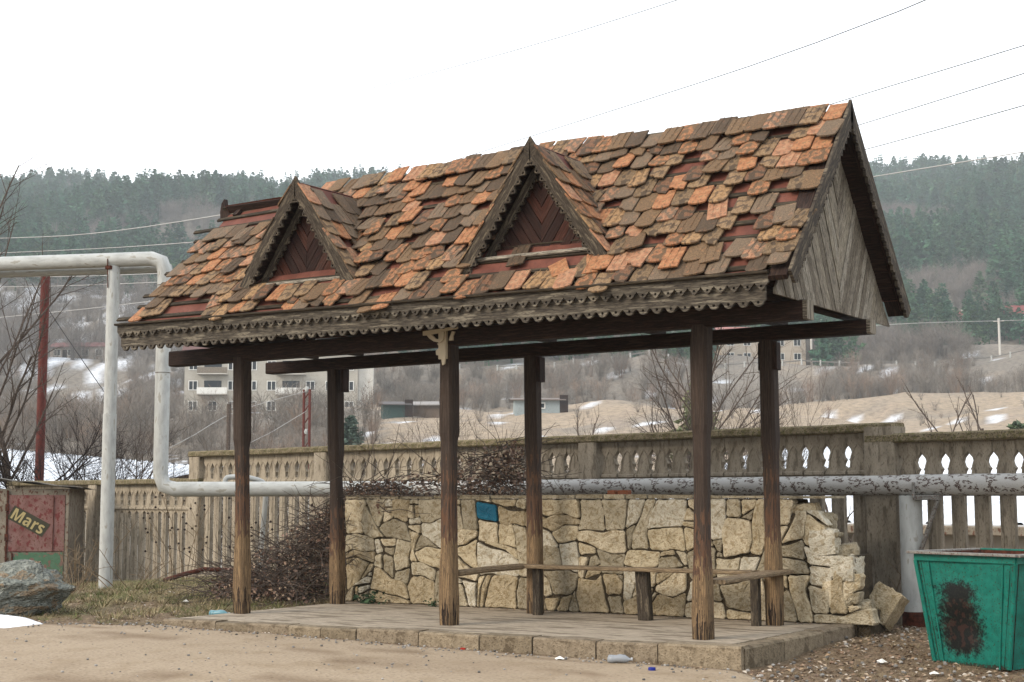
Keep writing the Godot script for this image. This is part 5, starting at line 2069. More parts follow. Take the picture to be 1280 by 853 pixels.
func house(called: String, label: String, u: float, d: float, turn: float, w: float, dep: float, h: float, rise: float, wall: Color, roof: Color, rows: int, cols: int) -> Node3D:
	var p := on_ground(u, d)
	var b := thing(called, label, "building", p)
	b.rotation.y = YAW + turn
	var wm := surface(mats.plaster.albedo_texture, 0.95, Vector3(0.1, 0.1, 0.1), 2, null, 0.0, wall)
	var st := start()
	var poly := PackedVector2Array([Vector2(-dep * 0.5, -3.0), Vector2(dep * 0.5, -3.0), Vector2(dep * 0.5, h), Vector2(0, h + rise), Vector2(-dep * 0.5, h)])
	prism(st, poly, Vector3(-w * 0.5, 0, 0), Vector3.BACK, Vector3.UP, Vector3(w, 0, 0))
	obj("wall", done(st), wm, b)
	var rm := plain(roof, 0.8)
	var e := 0.5
	var k := rise / (dep * 0.5)
	var rf := Node3D.new()
	rf.name = "roof"
	b.add_child(rf)
	for s in [1.0, -1.0]:
		var t := start()
		var a1 := Vector3(-w * 0.5 - e, h - e * k + 0.12, s * (dep * 0.5 + e))
		var b1 := Vector3(w * 0.5 + e, h - e * k + 0.12, s * (dep * 0.5 + e))
		var c1 := Vector3(w * 0.5 + e, h + rise + 0.12, 0)
		var d1 := Vector3(-w * 0.5 - e, h + rise + 0.12, 0)
		quad(t, a1, b1, c1, d1)
		quad(t, a1 - Vector3(0, 0.12, 0), b1 - Vector3(0, 0.12, 0), c1 - Vector3(0, 0.12, 0), d1 - Vector3(0, 0.12, 0))
		quad(t, a1, b1, b1 - Vector3(0, 0.12, 0), a1 - Vector3(0, 0.12, 0))
		obj("roof_slope", done(t), rm, rf)
	if rise > 1.0:
		var ch := start()
		box(ch, Vector3(w * 0.2, h + rise * 0.3, -0.9), Vector3(w * 0.2 + 0.7, h + rise + 0.9, -0.3), 0.03)
		obj("chimney", done(ch), mats.plaster, rf)
	var fm := plain(Color(0.78, 0.77, 0.74), 0.7)
	for r in rows:
		for c in cols:
			window(b, Vector3(lerpf(-w * 0.5, w * 0.5, (c + 0.5) / cols), h * (r + 0.55) / rows, dep * 0.5), minf(1.7, w / cols * 0.5), minf(1.7, h / rows * 0.5), fm)
	var dr := start()
	box(dr, Vector3(w * 0.5 / maxi(cols, 1) - 0.5 - w * 0.5 + w / maxi(cols, 1) * 0.55, 0, dep * 0.5), Vector3(w * 0.5 / maxi(cols, 1) + 0.5 - w * 0.5 + w / maxi(cols, 1) * 0.55, 2.1, dep * 0.5 + 0.06), 0.02)
	obj("door", done(dr), mats.brown, b)
	return b

func make_far_buildings() -> void:
	# apartment block seen between the posts
	var p := on_ground(345, 238)
	p.y -= 0.3
	var b := thing("apartment_block", "pale three storey apartment block with balconies seen between the posts", "building", p)
	b.rotation.y = YAW + 0.08
	var st := start()
	box(st, Vector3(-15, -3, -10), Vector3(13, 10.8, 0), 0.05)
	obj("wall", done(st), surface(mats.plaster.albedo_texture, 0.95, Vector3(0.1, 0.1, 0.1), 2, null, 0.0, Color(0.86, 0.85, 0.83)), b)
	st = start()
	prism(st, PackedVector2Array([Vector2(-10.6, 10.8), Vector2(0.6, 10.8), Vector2(-5, 13.2)]), Vector3(-15.5, 0.02, 0), Vector3.BACK, Vector3.UP, Vector3(29, 0, 0))
	obj("roof", done(st), plain(Color(0.34, 0.22, 0.19)), b)
	var fm := plain(Color(0.80, 0.79, 0.76), 0.7)
	for r in 3:
		for c in 9:
			var x := -13.6 + c * 3.15
			if c % 4 == 1 and r > 0:
				continue
			window(b, Vector3(x, 1.9 + r * 3.3, 0), 1.5, 1.6, fm)
	for r in [1, 2]:
		for c in [1, 5]:
			var bal := Node3D.new()
			bal.name = "balcony"
			b.add_child(bal, true)
			var x: float = -13.6 + c * 3.15
			var s := start()
			box(s, Vector3(x - 2.4, 0.35 + r * 3.3, 0.0), Vector3(x + 2.4, 0.5 + r * 3.3, 1.3), 0.02)
			obj("slab", done(s), mats.plaster, bal)
			s = start()
			box(s, Vector3(x - 2.4, 0.502 + r * 3.3, 1.2), Vector3(x + 2.4, 1.5 + r * 3.3, 1.28), 0.02)
			obj("parapet", done(s), fm if r == 1 else mats.shed_grey, bal)
			s = start()
			box(s, Vector3(x - 1.4, 0.51 + r * 3.3, 0.0), Vector3(x + 1.4, 2.7 + r * 3.3, 0.05), 0.02)
			obj("balcony_door", done(s), mats.glass, bal)
	st = start()
	box(st, Vector3(13.05, -3, -9), Vector3(15.5, 10.2, -0.8), 0.05)
	obj("stair_tower", done(st), mats.plaster, b)
	house("long_house", "long pale house with a red strip roof on the snowy slope", 108, 312, -0.05, 15, 7, 2.8, 1.1, Color(0.86, 0.82, 0.80), Color(0.40, 0.25, 0.23), 1, 5)
	house("cream_house", "cream house under a pink roof on the slope behind the far posts", 952, 328, 0.1, 19, 9, 6.2, 2.4, Color(0.92, 0.87, 0.82), Color(0.55, 0.37, 0.34), 2, 5)
	house("red_roof_house", "house with a bright red roof and grey walls among the trees", 1290, 356, -0.2, 11, 8, 4.6, 2.4, Color(0.62, 0.59, 0.57), Color(0.44, 0.24, 0.22), 2, 3)
	house("small_red_house", "small house showing just its red roof between the pines", 1205, 372, 0.25, 8, 6, 2.6, 2.0, Color(0.85, 0.82, 0.8), Color(0.48, 0.24, 0.22), 1, 2)
	house("garden_shed", "pale blue and white shed with a dark open doorway on the meadow", 672, 176, 0.05, 5.6, 3.5, 1.5, 0.25, Color(0.74, 0.80, 0.84), Color(0.40, 0.36, 0.33), 1, 1)
	house("teal_hut", "dark teal hut standing below the grey slope", 492, 180, 0.2, 3.0, 2.6, 1.5, 0.3, Color(0.30, 0.40, 0.40), Color(0.32, 0.30, 0.29), 0, 0)
	house("weathered_hut", "low weathered brown hut near the dark teal hut", 536, 182, -0.1, 3.6, 2.6, 1.4, 0.35, Color(0.52, 0.46, 0.42), Color(0.5, 0.48, 0.46), 0, 0)
	# road across the far slope with its guard posts
	var rail := thing("guard_rail", "far off road barrier with short white posts across the slope", "barrier")
	var line := []
	for i in 42:
		line.append(on_ground(430.0 + i * 24.0, 285.0) + Vector3(0, 0.75, 0))
	for i in 42:
		var s := start()
		var q: Vector3 = line[i] - Vector3(0, 0.9, 0)
		beam(s, q, q + Vector3(0, 1.25, 0), 0.28, 0.28, Vector3.RIGHT, 0.02)
		obj("rail_post", done(s), mats.white_pipe, rail)
	var s2 := start()
	for i in 41:
		beam(s2, line[i], line[i + 1], 0.1, 0.22, Vector3.UP, 0.01)
	obj("rail", done(s2), mats.bare_steel, rail)

# ------------------------------------------------------------------ poles and wires
func make_poles_and_wires() -> void:
	var p := on_ground(48, 34.0)
	var top := at_depth(52, 334, 34.0)
	var pole := thing("red_pole", "tall rust red steel pole behind the overhead pipe", "pole", p)
	obj("pole", pipe([Vector3(0, -0.3, 0), Vector3(0, top.y - p.y, 0)], 0.105, 16), mats.red_pole, pole)
	p = on_ground(382, 62.0)
	top = at_depth(383, 487, 62.0)
	var pole2 := thing("brown_pole", "short brown lattice pole with insulators seen between two posts", "pole", p)
	var st := start()
	for sx in [-0.16, 0.16]:
		beam(st, Vector3(sx, -0.3, 0), Vector3(sx, top.y - p.y, 0), 0.09, 0.09, Vector3.BACK, 0.01)
	for k in 14:
		var y := (k + 0.5) / 14.0 * (top.y - p.y)
		beam(st, Vector3(-0.16, y - 0.18, 0), Vector3(0.16, y + 0.18, 0), 0.04, 0.04, Vector3.BACK, 0.004)
	obj("lattice", done(st), mats.red_pole, pole2)
	for y in [0.1, 1.9]:
		var ins := start(true)
		var yy: float = top.y - p.y - y
		tube(ins, [Vector3(0, yy, 0), Vector3(0, yy + 0.1, 0), Vector3(0, yy + 0.22, 0)], [0.07, 0.11, 0.06], 10, true)
		obj("insulator", done(ins), mats.white_pipe, pole2)
	p = on_ground(284, 58.0)
	top = at_depth(284, 505, 58.0)
	var pole3 := thing("timber_pole", "grey timber pole standing in the scrub beyond the fence", "pole", p)
	obj("pole", pipe([Vector3(0, -0.3, 0), Vector3(0, top.y - p.y, 0)], 0.085, 12), mats.bark, pole3)
	for q in [[1019, 320, 452, 405, "pale concrete utility pole left of the gable"], [1032, 316, 452, 400, "second pale utility pole close to the gable end"], [1257, 300, 442, 398, "pale utility pole in front of the red roofed house"]]:
		var g := on_ground(q[0], q[1])
		var t := at_depth(q[0], q[3], q[1])
		var up := thing("utility_pole", ["pale utility pole behind the end of the shelter beams", "taller pale utility pole with crossarm beside the cream house", "pale utility pole in front of the red roofed house"][[1019, 1032, 1257].find(q[0])], "pole", g)
		obj("pole", pipe([Vector3(0, -0.5, 0), Vector3(0, t.y - g.y, 0)], 0.24, 10), mats.plaster, up)
		var s := start()
		beam(s, Vector3(-1.1, t.y - g.y - 0.6, 0), Vector3(1.1, t.y - g.y - 0.6, 0), 0.16, 0.16, Vector3.UP, 0.02)
		obj("crossarm", done(s), mats.plaster, up)
	wire([[-60, 232, 95], [300, 150, 60], [600, 75, 42], [850, -1, 34], [960, -40, 30]], "faint thin wire sweeping high across the sky above the small gables", 0.011, 0)
	wire([[500, 222, 62], [760, 140, 44], [960, 75, 35], [1160, 0, 29], [1240, -35, 27]], "dark wire crossing the sky just above the tile ridge", 0.013, 0)
	wire([[940, 162, 44], [1040, 130, 39], [1280, 57, 31], [1340, 37, 29]], "dark wire that passes over the peak of the end gable", 0.013, 0)
	wire([[1000, 178, 44], [1072, 157, 40], [1280, 92, 31], [1340, 72, 29]], "dark wire emerging from behind the end gable just below its peak", 0.013, 0)
	wire([[1000, 206, 44], [1082, 187, 40], [1280, 132, 31], [1340, 114, 29]], "dark wire beyond the gable between a higher wire and the skyline", 0.013, 0)
	wire([[1000, 236, 60], [1092, 221, 52], [1280, 190, 40], [1340, 180, 37]], "pale wire cutting the wooded skyline beyond the end gable", 0.018, 1)
	wire([[-40, 299, 70], [80, 295, 60], [180, 284, 52], [268, 270, 47], [330, 262, 44]], "pale wire over the pines that reaches the broken ridge end", 0.017, 1)
	wire([[-40, 318, 75], [100, 312, 64], [200, 306, 56], [300, 298, 50]], "pale wire skimming the top of the overhead pipe", 0.015, 1)
	wire([[-40, 346, 60], [80, 346, 55], [200, 342, 50], [300, 338, 46]], "thin wire close under the overhead pipe, upper of two", 0.012, 1)
	wire([[-40, 359, 60], [60, 358, 55], [150, 355, 52], [260, 350, 46]], "thin wire close under the overhead pipe, lower of two", 0.012, 1)
	wire([[-40, 401, 60], [50, 392, 55], [120, 385, 52], [260, 368, 46]], "thin rising wire in front of the snowy slope below the pipe", 0.012, 1)
	wire([[1080, 408, 300], [1150, 404, 290], [1257, 401, 300], [1320, 399, 300]], "distant power line running past the red roofed house", 0.06, 1)
	wire([[40, 355, 40], [75, 410, 42], [130, 490, 45]], "slack dark guy wire slanting down beside the red pole", 0.012, 0)
	wire([[200, 566, 56], [250, 540, 58], [292, 515, 60], [385, 489, 62]], "pale cable sloping up to the brown lattice pole", 0.014, 1)
	wire([[300, 560, 60], [340, 540, 61], [383, 514, 62]], "lower pale cable reaching the brown lattice pole", 0.014, 1)

func wire(knots: Array, label: String, rad: float, pale: int) -> void:
	var c := Curve3D.new()
	var pts := []
	for k in knots:
		pts.append(at_depth(k[0], k[1], k[2]))
	for i in pts.size():
		var a: Vector3 = pts[maxi(i - 1, 0)]
		var b: Vector3 = pts[mini(i + 1, pts.size() - 1)]
		c.add_point(pts[i], (a - b) / 6.0, (b - a) / 6.0)
	c.bake_interval = 2.0
	var line := []
	var rr := []
	var total := c.get_baked_length()
	var n := clampi(int(total / 3.0), 8, 40)
	for i in n + 1:
		line.append(c.sample_baked(total * i / n))
		rr.append(rad)
	var st := start(true)
	tube(st, line, rr, 5)
	tag(obj("overhead_wire", done(st), plain(Color(0.23, 0.22, 0.22)) if pale == 0 else plain(Color(0.62, 0.61, 0.59))), label, "wire")

# ------------------------------------------------------------------ trees
func grow(trunk: SurfaceTool, twigs: SurfaceTool, p: Vector3, dir: Vector3, length: float, rad: float, level: int, levels: int, r: RandomNumberGenerator, form: Dictionary) -> void:
	var pts := [p]
	var rr := [rad]
	var segs := 5 if level < 2 else 3
	var d := dir
	var end_r := rad * (0.55 if level < levels else 0.25)
	for i in segs:
		d = (d + Vector3(r.randf_range(-1, 1), r.randf_range(-0.6, 0.8) + form.rise, r.randf_range(-1, 1)) * form.crook).normalized()
		pts.append(pts[-1] + d * (length / segs))
		rr.append(lerpf(rad, end_r, (i + 1.0) / segs))
	tube(trunk if level == 0 else twigs, pts, rr, 7 if level == 0 else (5 if level == 1 else 3))
	if level >= levels:
		return
	var n: int = form.kids[mini(level, form.kids.size() - 1)]
	for k in n:
		var t := lerpf(form.first if level == 0 else 0.25, 1.0, (k + r.randf_range(0.3, 1.0)) / n)
		var f := clampf(t, 0.0, 0.999) * segs
		var i := int(f)
		var o: Vector3 = pts[i].lerp(pts[i + 1], f - i)
		var along: Vector3 = (pts[i + 1] - pts[i]).normalized()
		var side := along.cross(Vector3(r.randf_range(-1, 1), r.randf_range(-1, 1), r.randf_range(-1, 1))).normalized()
		var nd := (along * cos(form.spread) + side * sin(form.spread) * r.randf_range(0.7, 1.25)).normalized()
		grow(trunk, twigs, o, nd, length * r.randf_range(0.42, 0.72) * form.shrink, lerpf(rad, end_r, t) * r.randf_range(0.5, 0.7), level + 1, levels, r, form)

func bare_tree(label: String, at: Vector3, height: float, sd: int, form: Dictionary, mat: Material, group := "") -> Node3D:
	var t := thing("bare_tree", label, "tree", at, group)
	var r := RandomNumberGenerator.new()
	r.seed = sd
	var a := start(true)
	var b := start(true)
	for k in form.stems:
		var d := Vector3(r.randf_range(-1, 1) * form.lean, 1.0, r.randf_range(-1, 1) * form.lean).normalized()
		grow(a, b, Vector3(r.randf_range(-0.1, 0.1) * (form.stems - 1), -0.25, r.randf_range(-0.1, 0.1) * (form.stems - 1)), d, height * form.bole, height * form.girth, 0, form.levels, r, form)
	obj("trunk", done(a), mat, t)
	obj("crown", done(b), mat, t)
	return t

func make_trees() -> void:
	var fruit := {"stems": 1, "lean": 0.15, "bole": 0.5, "girth": 0.0125, "levels": 4, "kids": [9, 7, 6, 5], "first": 0.35, "spread": 0.75, "shrink": 1.05, "crook": 0.20, "rise": 0.25}
	var spray := {"stems": 4, "lean": 0.45, "bole": 0.62, "girth": 0.0065, "levels": 3, "kids": [10, 8, 6], "first": 0.2, "spread": 0.55, "shrink": 0.95, "crook": 0.13, "rise": 0.35}
	var tall := {"stems": 1, "lean": 0.08, "bole": 0.85, "girth": 0.0085, "levels": 3, "kids": [26, 9, 6], "first": 0.2, "spread": 0.7, "shrink": 0.62, "crook": 0.12, "rise": 0.35}
	var slim := {"stems": 1, "lean": 0.1, "bole": 0.9, "girth": 0.008, "levels": 3, "kids": [12, 6, 4], "first": 0.25, "spread": 0.55, "shrink": 0.42, "crook": 0.16, "rise": 0.3}
	var snag := {"stems": 2, "lean": 0.3, "bole": 0.6, "girth": 0.022, "levels": 2, "kids": [6, 4], "first": 0.3, "spread": 0.9, "shrink": 0.8, "crook": 0.3, "rise": 0.2}
	var list := [
		["tall bare tree with many fine twigs rising behind the metal shed", 22, 31.0, 275, 3, tall, 0],
		["broad bare fruit tree spreading over the snowy garage roof", 30, 29.5, 430, 12, fruit, 1],
		["dark many stemmed bare shrub just left of the slim white pole", 112, 30.5, 480, 21, spray, 1],
		["crooked bare tree standing between the slim pole and the riser pipe", 165, 30.0, 470, 34, fruit, 0],
		["low bare bush filling the gap right of the riser pipe", 232, 31.0, 545, 41, spray, 0],
		["small bare tree behind the brown lattice pole", 318, 34.0, 500, 55, spray, 0],
		["dark crooked fruit tree with curling twigs by the second post", 372, 29.0, 515, 62, fruit, 0],
		["wide bare fruit tree over the fence cap between two posts", 490, 27.0, 448, 70, fruit, 0],
		["arching bare branches leaning out beside the middle post", 585, 26.5, 495, 77, spray, 0],
		["lone thin sapling above the fence between middle posts", 718, 25.0, 478, 83, slim, 0],
		["low twiggy shrub by the snow streaks on the meadow", 790, 27.0, 515, 91, spray, 0],
		["slender bare tree rising beside the near right post", 856, 27.0, 428, 97, tall, 0],
		["twisted bare fruit tree between the two right posts", 905, 24.5, 440, 104, fruit, 1],
		["bare tree with steep branches hugging the far right post", 955, 25.0, 450, 111, spray, 0],
		["pruned stumpy tree above the fence with cut stubs", 1040, 22.0, 498, 118, snag, 0],
		["thin forked sapling behind the lower fence panel", 1200, 26.0, 470, 125, slim, 0],
		["light grey slender tree on the meadow edge beyond the fence", 1226, 30.0, 462, 131, slim, 0],
	]
	for t in list:
		var p := on_ground(t[1], t[2])
		var top := at_depth(t[1], t[3], t[2])
		bare_tree(t[0], p, (top.y - p.y) * (1.05 if t[5] == tall else 0.95), t[4], t[5], mats.bark if t[6] == 0 else mats.dark_bark)
	# two conifers that stand apart from the wood
	for q in [["light green young conifer behind the near right post", 872, 70.0, 480, 0.30, Color(0.19, 0.20, 0.10)], ["dark conifer seen through the gap right of the second post", 437, 95.0, 520, 0.36, Color(0.07, 0.10, 0.075)], ["dusty green conifer at the meadow edge by the lower fence", 1276, 62.0, 528, 0.36, Color(0.08, 0.11, 0.06)]]:
		var p := on_ground(q[1], q[2])
		var h: float = at_depth(q[1], q[3], q[2]).y - p.y
		var c := thing("young_conifer", q[0], "tree", p)
		var m := plain(q[5], 0.9)
		m.vertex_color_use_as_albedo = true
		m.albedo_color = (q[5] as Color).linear_to_srgb()
		var o := obj("crown", conifer_mesh(50 + int(q[1]), q[4], 420, 0.2), m, c)
		o.scale = Vector3(h, h, h)
		obj("trunk", pipe([Vector3(0, -0.3, 0), Vector3(0, h * 0.5, 0)], 0.06 * h / 4.0, 7), mats.bark, c)

# ------------------------------------------------------------------ low plants
func leaf(st: SurfaceTool, p: Vector3, size: float, r: RandomNumberGenerator) -> void:
	var a := Vector3(r.randf_range(-1, 1), r.randf_range(-1, 0.4), r.randf_range(-1, 1)).normalized()
	var b := a.cross(Vector3(r.randf_range(-1, 1), r.randf_range(-1, 1), r.randf_range(-1, 1))).normalized()
	var c := a.cross(b)
	var tip := p + a * size
	var mid := p + a * size * 0.5 + c * size * 0.14
	tri(st, p, mid + b * size * 0.34 - c * size * 0.2, tip)
	tri(st, p, tip, mid - b * size * 0.34 - c * size * 0.2)

func dead_vine(label: String, at: Vector3, hull: Array, stems: int, leaves: int, sd: int) -> void:
	# hull: ellipsoids [centre, radii] in the plant's own axes, filled with runners and curled leaves
	var t := thing("dry_vine", label, "vine", at)
	var r := RandomNumberGenerator.new()
	r.seed = sd
	var st := start(true)
	var lf := start()
	var tones := [Color(0.115, 0.07, 0.05), Color(0.19, 0.115, 0.08), Color(0.085, 0.055, 0.045), Color(0.25, 0.165, 0.115), Color(0.17, 0.115, 0.09), Color(0.24, 0.155, 0.115), Color(0.36, 0.26, 0.18)]
	for k in stems:
		var h: Array = hull[r.randi() % hull.size()]
		var p := Vector3(r.randf_range(-1, 1), r.randf_range(-1, 1), r.randf_range(-1, 1)).normalized() * pow(r.randf(), 0.4)
		var o: Vector3 = h[0] + p * h[1]
		var pts := [o]
		var d := Vector3(r.randf_range(-1, 1), r.randf_range(-0.4, 0.7), r.randf_range(-1, 1)).normalized()
		for i in 6:
			d = (d + Vector3(r.randf_range(-1, 1), r.randf_range(-0.9, 0.5), r.randf_range(-1, 1)) * 0.4).normalized()
			var q: Vector3 = pts[-1] + d * 0.13
			q.y = maxf(q.y, 0.01)
			pts.append(q)
		tube(st, pts, [0.005, 0.005, 0.0045, 0.004, 0.0035, 0.003, 0.002], 4)
	for k in leaves:
		var h: Array = hull[r.randi() % hull.size()]
		var p := Vector3(r.randf_range(-1, 1), r.randf_range(-1, 1), r.randf_range(-1, 1)).normalized() * pow(r.randf(), 0.3)
		var o: Vector3 = h[0] + p * h[1] * r.randf_range(0.85, 1.08)
		if o.y < 0.0:
			continue
		lf.set_color(tones[r.randi() % 7])
		leaf(lf, o, r.randf_range(0.025, 0.07), r)
	obj("stems", done(st), mats.bark, t)
	obj("leaves", done(lf), mats.leaf, t)

func make_plants() -> void:
	var r := RandomNumberGenerator.new()
	r.seed = 606
	var p := Vector3(-3.62, near_y(-3.62, -1.35), -1.35)
	dead_vine("heap of dry brown vine leaves against the end of the stone wall", p, [[Vector3(-0.75, 0.14, 0.15), Vector3(0.6, 0.26, 0.35)], [Vector3(-0.3, 0.3, 0.05), Vector3(0.55, 0.42, 0.35)], [Vector3(0.1, 0.45, 0.0), Vector3(0.45, 0.55, 0.35)], [Vector3(0.4, 0.65, 0.0), Vector3(0.36, 0.6, 0.3)], [Vector3(0.6, 0.85, 0.0), Vector3(0.26, 0.5, 0.28)], [Vector3(-0.2, 0.12, 0.5), Vector3(0.8, 0.2, 0.35)]], 950, 4800, 1)
	dead_vine("tangle of withered vine lying along the top of the stone wall", Vector3(-2.0, 1.19, -1.45), [[Vector3(0.3, 0.10, 0), Vector3(1.1, 0.22, 0.3)], [Vector3(0.85, 0.22, -0.1), Vector3(0.55, 0.34, 0.3)], [Vector3(-0.5, 0.06, 0.15), Vector3(0.5, 0.14, 0.2)], [Vector3(1.1, 0.35, -0.2), Vector3(0.35, 0.3, 0.25)]], 200, 2100, 2)
	# runner hanging over the wall face
	dead_vine("short vine runner with dark leaves hanging over the wall face", Vector3(-2.25, 1.0, -1.04), [[Vector3(0.0, 0.06, 0), Vector3(0.1, 0.09, 0.02)]], 4, 14, 3)
	# grass verge
	var blades := start()
	for k in 14:
		var t := r.randf() * TAU
		var o := Vector3(cos(t), 0, sin(t)) * r.randf() * 0.05
		var lean := Vector3(cos(t), 0, sin(t)) * r.randf_range(0.02, 0.14)
		var h := r.randf_range(0.03, 0.10)
		var side := Vector3(-sin(t), 0, cos(t)) * 0.004
		var v := r.randf_range(0.7, 1.3)
		blades.set_color(Color(v, v, v))
		tri(blades, o - side, o + side, o + lean + Vector3(0, h, 0))
	var tuft := done(blades)
	var places := []
	var cols := []
	for i in 9000:
		var x := r.randf_range(-13.0, -2.6)
		var z := r.randf_range(-6.0, 2.0)
		var s := behind_fence(x, z)
		if s > -0.05 or (x > -2.85 and z > -1.3):
			continue
		var edge := 1.75 + clampf((-2.7 - x) * 0.42, 0.0, 0.75)
		var n := near_noise.get_noise_2d(x * 1.4 + 30.0, z * 1.4)
		if z > edge - 0.15 - absf(n) * 0.5:
			continue
		if n < -0.12 and r.randf() < 0.75:
			continue
		var k := r.randf_range(0.5, 1.3) * (0.6 if z > edge - 0.7 else 1.0)
		places.append(Transform3D(Basis(Vector3.UP, r.randf() * TAU).scaled(Vector3(k, k, k)), Vector3(x, near_y(x, z) - 0.005, z)))
		var green := r.randf() < 0.35 + n * 0.6
		cols.append(Color(0.13, 0.14, 0.05) * r.randf_range(0.7, 1.2) if green else Color(0.30, 0.235, 0.13) * r.randf_range(0.6, 1.2))
	# thin dead grass round the right hand dirt and the kerb
	for i in 260:
		var x := r.randf_range(3.3, 6.0)
		var z := r.randf_range(-2.3, 1.3)
		if behind_fence(x, z) > -0.1:
			continue
		var k := r.randf_range(0.3, 0.7)
		places.append(Transform3D(Basis(Vector3.UP, r.randf() * TAU).scaled(Vector3(k, k, k)), Vector3(x, near_y(x, z) - 0.005, z)))
		cols.append(Color(0.28, 0.215, 0.12) * r.randf_range(0.6, 1.2))
	var grass := many("grass", tuft, mats.leaf, places, cols)
	tag(grass, "short green and straw coloured grass on the verge by the fence", "grass")
	# fallen leaves and chips on the bare dirt
	var lf := start()
	lf.set_color(Color(1, 1, 1))
	tri(lf, Vector3(-0.5, 0.02, 0), Vector3(0, 0.2, -0.3), Vector3(0.5, 0.05, 0))
	tri(lf, Vector3(-0.5, 0.02, 0), Vector3(0.5, 0.05, 0), Vector3(0.05, 0.15, 0.32))
	var leaf_m := done(lf)
	places = []
	cols = []
	var tones := [Color(0.10, 0.065, 0.045), Color(0.20, 0.13, 0.085), Color(0.30, 0.23, 0.16), Color(0.37, 0.32, 0.26), Color(0.16, 0.11, 0.075), Color(0.26, 0.18, 0.11)]
	for i in 5200:
		var x := r.randf_range(3.2, 7.2)
		var z := r.randf_range(-2.6, 2.4)
		if behind_fence(x, z) > -0.05:
			continue
		if x < 3.3 and z < 1.3:
			continue
		if z > 1.5 + (x - 3.2) * 0.95 and r.randf() < 0.85:
			continue
		var k := r.randf_range(0.018, 0.06)
		places.append(Transform3D(Basis.from_euler(Vector3(r.randf_range(-0.5, 0.5), r.randf() * TAU, r.randf_range(-0.5, 0.5))).scaled(Vector3(k, k, k)), Vector3(x, near_y(x, z) + 0.006, z)))
		cols.append(tones[r.randi() % 6])
	for i in 1500:
		var x := r.randf_range(-7.0, -2.7)
		var z := r.randf_range(-3.0, 2.2)
		var k := r.randf_range(0.015, 0.05)
		places.append(Transform3D(Basis.from_euler(Vector3(r.randf_range(-0.5, 0.5), r.randf() * TAU, r.randf_range(-0.5, 0.5))).scaled(Vector3(k, k, k)), Vector3(x, near_y(x, z) + 0.012, z)))
		cols.append(tones[r.randi() % 6])
	for i in 420:
		# swept into the angle below the wall and along the kerb
		var x := r.randf_range(-2.4, 3.0)
		var wall := r.randf() < 0.45
		var z := r.randf_range(-1.08, -0.95) if wall else 1.86 - (x + 2.76) * 0.078 + absf(r.randfn(0.0, 0.08))
		var k := r.randf_range(0.012, 0.035)
		places.append(Transform3D(Basis.from_euler(Vector3(r.randf_range(-0.4, 0.4), r.randf() * TAU, r.randf_range(-0.4, 0.4))).scaled(Vector3(k, k, k)), Vector3(x, (0.004 if wall else near_y(x, z) + 0.018), z)))
		cols.append(tones[r.randi() % 6])
	var litter := many("leaf_litter", leaf_m, mats.leaf, places, cols)
	tag(litter, "dry leaves and wood chips scattered over the bare dirt", "leaf litter")
	# gravel
	var stone := rough_block(Vector3.ONE, 3, 0.5)
	places = []
	cols = []
	for i in 1500:
		var x := r.randf_range(-6.5, 7.0)
		var z := 0.0
		if r.randf() < 0.4 and x < 3.2:
			z = 1.84 - (x + 2.76) * 0.078 + absf(r.randfn(0.0, 0.16))
			if x < -2.76:
				z = 1.9 + (-2.76 - x) * 0.4 + r.randfn(0.0, 0.15)
		elif x > 3.25:
			z = r.randf_range(-1.8, 2.6)
			if behind_fence(x, z) > -0.15:
				continue
		else:
			z = r.randf_range(1.95, 6.5)
			if r.randf() < 0.5:
				continue
		if z < 1.85 - (x + 2.76) * 0.078 and x < 3.25 and x > -2.8:
			continue
		var k := r.randf_range(0.006, 0.02) * (1.5 if x > 3.25 else 1.0)
		places.append(Transform3D(Basis.from_euler(Vector3(r.randf() * 6.0, r.randf() * 6.0, 0)).scaled(Vector3(k, k * 0.7, k)), Vector3(x, near_y(x, z) + 0.014 + k * 0.2, z)))
		var v := r.randf_range(0.06, 0.30)
		cols.append(Color(v, v * 0.93, v * 0.84))
	var gravel := many("gravel", stone, mats.leaf, places, cols)
	tag(gravel, "small pebbles and grit along the kerb and over the road", "gravel")
	# bare canes standing in the verge
	for q in [[[100, 20.5], "bundle of pale dead canes beside the metal shed", 9, 1.0, 0.55], [[165, 19.6], "long straw coloured stalks leaning over the grass verge", 8, 0.9, 1.2], [[235, 21.2], "thin burr stalks with dark seed heads by the fence", 9, 1.5, 0.3], [[330, 19.8], "upright burr stalks beside the pale service pipe", 7, 1.3, 0.35], [[1078, 15.2], "few thin dead stalks behind the tipped stone block", 6, 0.8, 0.4], [[80, 18.5], "low tangle of broken twigs next to the boulder", 14, 0.45, 0.9]]:
		var o := on_ground(q[0][0], q[0][1])
		var t := thing("dead_stalks", q[1], "dry plant", o)
		for k in q[2]:
			var st := start(true)
			var heads := start(true)
			var a := r.randf() * TAU
			var base := Vector3(cos(a), 0, sin(a)) * r.randf() * 0.3
			var lean := Vector3(cos(a) * q[4], 1.0, sin(a) * q[4]).normalized()
			var pts := [base]
			var ln: float = q[3] * r.randf_range(0.6, 1.1)
			for i in 6:
				lean = (lean + Vector3(r.randf_range(-0.12, 0.12), r.randf_range(-0.12, 0.08), r.randf_range(-0.12, 0.12))).normalized()
				pts.append(pts[-1] + lean * ln / 6.0)
			tube(st, pts, [0.007, 0.0065, 0.006, 0.0055, 0.005, 0.004, 0.003], 4)
